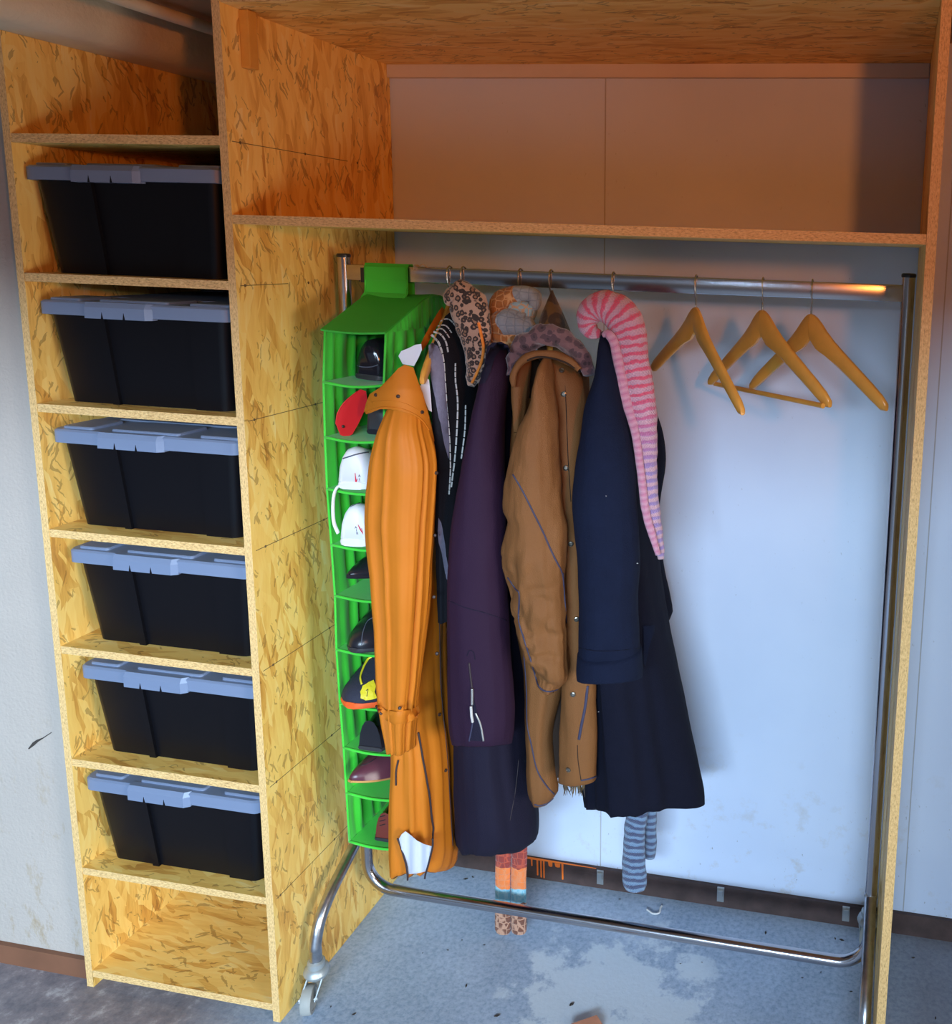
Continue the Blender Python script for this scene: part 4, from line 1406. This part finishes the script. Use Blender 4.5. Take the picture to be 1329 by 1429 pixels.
yk = sheet([(680, 484), (688, 478), (700, 477), (709, 482), (713, 492), (706, 490), (697, 490), (690, 500), (684, 520), (678, 534), (672, 536), (676, 510)], .07, .004, 5, bvh=bvs, off=.004)
yk.build('shoulder_yoke', 'purpledark', pc, smooth=True, angle=50)
cord(bvs, [(626, 838), (650, 848), (680, 856), (707, 866)], .0011, 'elbow_seam', 'purpledark', pc, .04)
cord(bvs, [(655, 925), (657, 945), (659, 960)], .0022, 'zip', 'blacktape', pc, .04)
cord(bvs, [(660, 1008), (658, 1020), (655, 1034)], .0022, 'zip', 'piping', pc, .04)
cord(bvs, [(664, 995), (671, 1012), (675, 1034)], .0024, 'zip', 'steel', pc, .04)
gap = sheet([(659, 962), (664, 985), (671, 1010), (674, 1034), (656, 1033), (659, 1010), (658, 985)], .03, .002, 5, bvh=bvs, off=.0015)
gap.build('cuff_gusset', 'purpledark', pc)
pl_ = cord(bvs, [(660, 960), (660, 970), (660, 982)], .0030, 'zip_slider', 'steel', pc, .04, off=.004)
pl_ = cord(bvs, [(659, 984), (660, 998), (661, 1006)], .0030, 'zip_pull', 'dash', pc, .04, off=.005)
cord(bvs, [(652, 915), (655, 908), (661, 910), (663, 920)], .001, 'zip_garage', 'purpledark', pc, .04)
cord(bvp, [(724, 1060), (720, 1100), (712, 1145)], .001, 'body_seam', 'blacktape', pc, .12)

# honeycomb scarf
hs = thing('honeycomb_scarf', (.49, .3, .1), 'long knitted scarf with brown, orange and light blue honeycomb cells behind the purple coat', 'scarf')
up = ribbon([(744, 432, 6), (747, 418, 9), (738, 410, 10), (722, 412, 13), (706, 418, 15), (697, 432, 15), (708, 440, 16), (728, 436, 17), (744, 440, 13)], .21, .030, 24, lump=.004)
up.build('wrap', 'giraffe', hs, smooth=True)
lo = ribbon([(745, 452, 10), (735, 456, 16), (718, 452, 19), (702, 452, 19), (693, 464, 16), (704, 472, 13), (722, 474, 14), (736, 470, 12)], .19, .032, 24, lump=.004)
lo.build('wrap', 'giraffe', hs, smooth=True)
for u in (702, 724):
    tail = ribbon([(u + 1, 1150, 11), (u + 1, 1190, 11), (u, 1220, 10.5), (u, 1250, 10.5), (u, 1275, 11), (u, 1295, 11), (u, 1301, 9)], .36, .010, 16)
    # UV runs from the first row: shift so that the bands begin at the hem of the coat
    for i, (a, b) in enumerate(tail.uv):
        tail.uv[i] = (a, max(0, b - .066) if b > .066 else 0)
    tail.build('scarf_end', 'giraffe2', hs, smooth=True)

# ------------------------------------------------------------------ brown jacket
hanger('hanger carrying the brown jacket', .563, (.563 + .02, .20, 1.60), (.563 + .01, .38, 1.60), 1.690)
bj = thing('brown_jacket', (.6, .25, .4), 'brown padded jacket with navy piping, snap buttons and fur collar', 'jacket')
lng = hang([(500, 738, 790, .30, .08), (560, 736, 806, .31, .11), (700, 734, 812, .31, .11), (850, 734, 818, .31, .11), (1000, 744, 826, .31, .11), (1060, 748, 828, .31, .11), (1084, 754, 826, .31, .11)], fold=.04, seed=31, tilt=.6)
lng.build('lining', 'lining', bj, smooth=True)
bp_ = hang([(560, 716, 752, .20, .03), (640, 712, 756, .20, .04), (760, 716, 766, .20, .04), (880, 722, 790, .20, .045), (940, 731, 788, .20, .045), (1020, 734, 774, .20, .04), (1080, 736, 777, .20, .04), (1106, 738, 780, .20, .04), (1121, 744, 768, .20, .03)], n=40, fold=.05, seed=33, tilt=.3, crumple=.005)
bvk = bp_.bvh()
bp_.build('back_panel', 'brown', bj, smooth=True)
fp = hang([(503, 764, 786, .16, .03), (515, 762, 803, .155, .035), (530, 763, 813, .15, .035), (560, 766, 817, .15, .035), (620, 772, 814, .15, .035), (680, 778, 812, .15, .035), (740, 783, 816, .15, .035), (800, 786, 821, .15, .035), (900, 785, 828, .15, .035), (960, 783, 832, .15, .035), (1020, 782, 834, .15, .035), (1060, 781, 834, .15, .035), (1088, 781, 833, .15, .033)], n=40, fold=.03, seed=35, tilt=.1, crumple=.005, cscale=22)
bvq = fp.bvh()
fp.build('front_panel', 'brown', bj, smooth=True)
slv = hang([(502, 757, 770, .10, .02), (515, 750, 773, .09, .035), (530, 744, 775, .085, .045), (566, 735, 778, .08, .05), (604, 720, 780, .075, .05), (640, 713, 782, .07, .055), (678, 704, 784, .07, .055), (711, 704, 787, .07, .055), (726, 710, 789, .07, .053), (765, 704, 790, .07, .055), (795, 706, 789, .07, .053), (828, 713, 790, .07, .05), (880, 722, 793, .07, .05), (907, 731, 794, .07, .048), (937, 744, 794, .07, .042), (955, 752, 790, .07, .035), (964, 762, 780, .07, .03)], n=80, step=5, fold=.05, nf=(5, 9), seed=37, tilt=.1, crumple=.010, cscale=19)
# puffy cross creases at the elbow and cuff
for i, v in enumerate(slv.v):
    a = math.sin(v.z * 62 + v.x * 55 + 3 * noise.noise(v * 9))
    k = max(0, min(1, (1.25 - v.z) * 4)) * max(0, min(1, (v.z - .5) * 6))
    b2 = 1 - abs(noise.noise(Vector((v.x * 16 + v.z * 7, v.y * 6, v.z * 26 - v.x * 10))) * 2)
    slv.v[i] = v + Vector((0, -.004 * a * k - .013 * max(0, b2) ** 3 * k * -1, 0))
bvs = slv.bvh()
slv.build('sleeve', 'brown', bj, smooth=True)
far = hang([(520, 800, 822, .42, .03), (640, 796, 826, .43, .04), (800, 800, 830, .43, .04), (900, 806, 830, .43, .03)], n=24, fold=.05, seed=39)
far.build('sleeve', 'brown', bj, smooth=True)
cord(bvs, [(716, 662), (729, 684), (745, 716), (757, 740), (768, 765), (775, 780), (784, 798), (787, 818)], .0019, 'piping', 'piping', bj, .03)
cord(bvs, [(709, 806), (720, 822), (725, 830), (724, 865), (731, 890), (739, 915), (746, 938), (751, 955), (758, 963), (768, 965), (780, 961), (789, 954)], .0019, 'piping', 'piping', bj, .03)
cord(bvs, [(786, 800), (788, 830), (791, 870)], .0016, 'piping', 'piping', bj, .03)
cord(bvk, [(731, 910), (735, 960), (736, 1010), (742, 1040), (750, 1075), (764, 1098), (778, 1112)], .0018, 'piping', 'piping', bj, .15)
cord(bvk, [(738, 1118), (752, 1124), (765, 1120), (778, 1108)], .0022, 'piping', 'piping', bj, .15)
cord(bvq, [(811, 1089), (822, 1087), (833, 1083)], .0022, 'piping', 'piping', bj, .13)
cord(bvq, [(787, 505), (790, 560), (793, 640), (797, 700)], .0010, 'placket_seam', 'lining', bj, .13)
cord(bvq, [(806, 1040), (807, 1062), (811, 1088)], .0010, 'placket_seam', 'lining', bj, .13)
for u, v in ((784, 517), (787, 550), (790, 653), (797, 759), (805, 864), (800, 969), (793.5, 1074)):
    button(bvq, u, v, .0062, 'snap_button', 'snap', bj, .12)
cord(bvq, [(820, 957), (817, 985), (812, 1010), (808, 1032)], .0035, 'pocket_zip', 'piping', bj, .12, flat=.002)
# fur collar: a fluffy arch over the neck
fc = ribbon([(716, 522, 5), (716, 505, 9), (724, 488, 11), (740, 474, 13), (762, 467, 14), (784, 474, 13), (803, 490, 12), (816, 508, 10), (824, 524, 5)], .115, .030, 24, lump=.010)
fc.build('fur_collar', 'fur', bj, smooth=True)
ci = ribbon([(717, 540, 3), (717, 524, 5), (724, 508, 5), (738, 498, 6), (756, 494, 6), (776, 496, 6), (795, 504, 6), (808, 516, 4)], .085, .014, 16, lump=.002)
ci.build('collar_roll', 'brown', bj, smooth=True)
cord(ci.bvh(), [(736, 503), (746, 499), (756, 498), (772, 500), (790, 506), (802, 514)], .0022, 'collar_zip', 'lining', bj, .07)
ins = hang([(505, 716, 742, .14, .02), (540, 713, 740, .14, .03), (570, 715, 738, .14, .03), (600, 718, 732, .14, .02)], n=32, fold=.08, nf=(7, 11), seed=40, crumple=.006, cscale=30)
ins.build('collar_facing', 'brown', bj, smooth=True)
# ragged fur fringe below the hem
mb = MB()
rg = random.Random(4)
for k in range(46):
    u = rg.uniform(789, 810) if k < 40 else rg.uniform(812, 817)
    a = P(u, 1080, .24 + rg.uniform(-.02, .03))
    ln1 = rg.uniform(.03, .062)
    mb.tube([a, a + Vector((rg.uniform(-.005, .005), 0, -ln1 * .6)), a + Vector((rg.uniform(-.010, .010), rg.uniform(-.005, .005), -ln1))], [.003, .0022, .0004], 5)
mb.build('fur_fringe', 'camo', bj)
# peaked scarf over the hook of the brown jacket
ps_ = thing('olive_scarf', (.575, .3, 1.5), 'brown and olive patterned scarf peaking over the brown jacket hook', 'scarf')
hang([(409, 768, 773, .27, .008), (425, 761, 780, .27, .025), (441, 754, 788, .27, .03), (460, 751, 796, .27, .04), (487, 752, 806, .27, .05), (520, 756, 814, .27, .06)], fold=.05, seed=41, crumple=.004).build('cloth', 'camo', ps_, smooth=True)

# ------------------------------------------------------------------ navy coat
hanger('hanger carrying the navy wool coat', .709, (.709 + .005, .20, 1.60), (.709 + .02, .38, 1.60), 1.690)
nc = thing('navy_coat', (.8, .25, .5), 'long navy blue wool coat with turned-back cuffs', 'coat')
body = hang([(478, 838, 862, .28, .04), (500, 836, 874, .29, .08), (540, 832, 890, .30, .11), (620, 822, 905, .30, .13), (700, 816, 913, .30, .13), (800, 816, 922, .30, .14), (870, 816, 934, .30, .14), (910, 816, 942, .30, .15), (990, 817, 957, .30, .15), (1060, 817, 969, .30, .15), (1100, 817, 976, .30, .15), (1122, 819, 977, .30, .15)], n=64, fold=.12, nf=(4, 7), seed=51, tilt=.48, crumple=.006, cscale=9)
bvn = body.bvh()
body.build('body', 'navydark', nc, smooth=True)
slv = hang([(466, 838, 851, .14, .02), (478, 836, 857, .12, .03), (500, 833, 862, .11, .04), (522, 829, 867, .10, .045), (563, 817, 873, .09, .055), (596, 811, 879, .085, .06), (652, 802, 887, .08, .06), (700, 798, 890, .08, .06), (730, 800, 892, .08, .06), (774, 807, 893, .08, .06), (853, 809, 891, .08, .06), (900, 808, 894, .08, .06), (925, 807, 896, .08, .06)], n=56, fold=.03, nf=(4, 7), seed=53, tilt=.2, crumple=.006, cscale=10)
bvs = slv.bvh()
slv.build('sleeve', 'navy', nc, smooth=True)
cf = hang([(908, 807, 897, .08, .066), (918, 806, 898, .08, .067), (935, 805, 898, .08, .067), (947, 806, 897, .08, .067)], n=56, fold=.02, nf=(4, 7), seed=53, tilt=.3, crumple=.003, step=5)
cf.build('cuff', 'navy', nc, smooth=True)
far = hang([(545, 886, 906, .46, .02), (580, 889, 918, .46, .035), (617, 890, 928, .46, .04), (652, 890, 928, .46, .04), (700, 890, 922, .46, .035), (750, 893, 922, .46, .035), (790, 896, 926, .46, .04), (830, 898, 935, .46, .045), (855, 902, 939, .46, .045), (866, 906, 935, .46, .04)], n=32, fold=.03, seed=55, crumple=.004)
far.build('sleeve', 'navydark', nc, smooth=True)
cord(bvs, [(809, 904), (830, 908), (860, 908), (894, 904)], .0012, 'cuff_seam', 'navydark', nc, .03)
pk = sheet([(897, 873), (912, 872), (912, 880), (905, 905), (899, 930), (896, 925)], .2, .004, 5, bvh=bvn, off=.004)
pk.build('pocket_flap', 'navy', nc, smooth=True, angle=50)
for u, v in ((846, 692), (889, 786), (836, 993)):
    button(bvs if v < 900 else bvn, u, v, .0010, 'lint', 'dash', nc, .05)

# striped knitted scarf, pink above, blue end below
ks = thing('striped_scarf', (.85, .2, .55), 'knitted striped scarf, pink and red at the top and blue at its lower end', 'scarf')
top = ribbon([(838, 466, 5), (829, 464, 10), (821, 454, 14), (823, 438, 17), (836, 428, 20), (853, 430, 23), (868, 442, 25), (878, 462, 24), (883, 490, 21), (888, 520, 21), (893, 550, 21), (899, 585, 18), (903, 620, 14.5), (905, 650, 12.5), (907, 690, 11.5), (911, 720, 11.5), (918, 750, 8), (922, 768, 5.5), (923, 780, 4)], .115, .026, 28, lump=.0025)
bvt = top.bvh()
top.build('draped_end', 'pinkknit', ks, smooth=True)
rib = ribbon([(841, 468, 3), (848, 466, 6), (856, 476, 7), (862, 500, 7), (868, 530, 7), (876, 565, 6.5), (886, 600, 6), (892, 640, 5.5), (897, 680, 5.5), (902, 715, 5.5), (911, 748, 5), (919, 774, 3.5)], .092, .010, 14, lump=.0015)
rib.build('ribbed_edge', 'pinkrib', ks, smooth=True)
b1 = ribbon([(893, 1085, 14), (890, 1130, 14.5), (886, 1160, 14.5), (885, 1190, 15.5), (885, 1215, 17), (886, 1232, 17), (887, 1241, 13)], .36, .014, 20, lump=.002)
b1.build('hanging_end', 'blueknit', ks, smooth=True)
b2 = ribbon([(908, 1080, 9), (908, 1120, 9), (908, 1160, 8.5), (908, 1185, 8.5), (907, 1196, 7)], .40, .012, 16, lump=.002)
b2.build('hanging_end', 'blueknit', ks, smooth=True)

# ------------------------------------------------------------------ small things on the floor
c = PZ(828, 1424, .05)
bk = MB()
a = [PZ(u, v, .014) for u, v in ((797, 1429), (833, 1416.5), (842, 1431), (806, 1444))]
mb = MB().prism([Vector((p.x, p.y, .0005)) for p in a], (0, 0, .014))
tag(mb.build('brick', 'brick'), 'broken terracotta brick lying on the concrete before the rack', 'brick')
mb = MB()
for (u, v, s_) in ((1069 - 270, 1402, .008), (694, 1418, .009), (645, 1312, .004), (676, 1319, .004), (651, 1376, .007), (797, 1402, .007), (865, 1255, .004), (1069, 1302, .008), (1120, 1365, .004), (1146, 1357, .004), (1188, 1384, .005), (1275, 1337, .006), (1306, 1421, .006), (660, 1224, .006), (650, 1227, .008), (494, 1416, .006), (462, 1405, .004), (1175, 1312, .008), (1166, 1310, .006), (590, 1330, .003), (625, 1326, .004), (950, 1345, .003), (980, 1343, .003), (930, 1245, .004)):
    p = PZ(u, v, 0)
    an = rnd.uniform(0, 3.1)
    s_ *= .6
    ln1 = s_ * 1.4
    d = Vector((math.cos(an), math.sin(an), 0)) * ln1
    nrm = Vector((-math.sin(an), math.cos(an), 0)) * s_ * .5
    mb.prism([p - d + Vector((0, 0, .0003)), p + nrm * 1.2 + Vector((0, 0, .0003)), p + d + nrm * .3 + Vector((0, 0, .0003)), p - nrm + Vector((0, 0, .0003))], (0, 0, s_ * .35))
tag(mb.build('dirt_crumbs', 'grit'), 'dark crumbs of dirt scattered over the concrete floor', 'dirt', None, 'stuff')
sc = [PZ(u, v, .003) for u, v in ((903, 1269), (907, 1272), (912, 1275), (920, 1274), (922, 1267), (924, 1264))]
mb = MB().tube(smooth_path(sc, 4), [.003] * 21, 6, rb=.0025, up=(0, 0, 1))
tag(mb.build('plaster_scrap', 'scrap', smooth=True), 'thin white scrap lying near the dark baseboard', 'scrap')
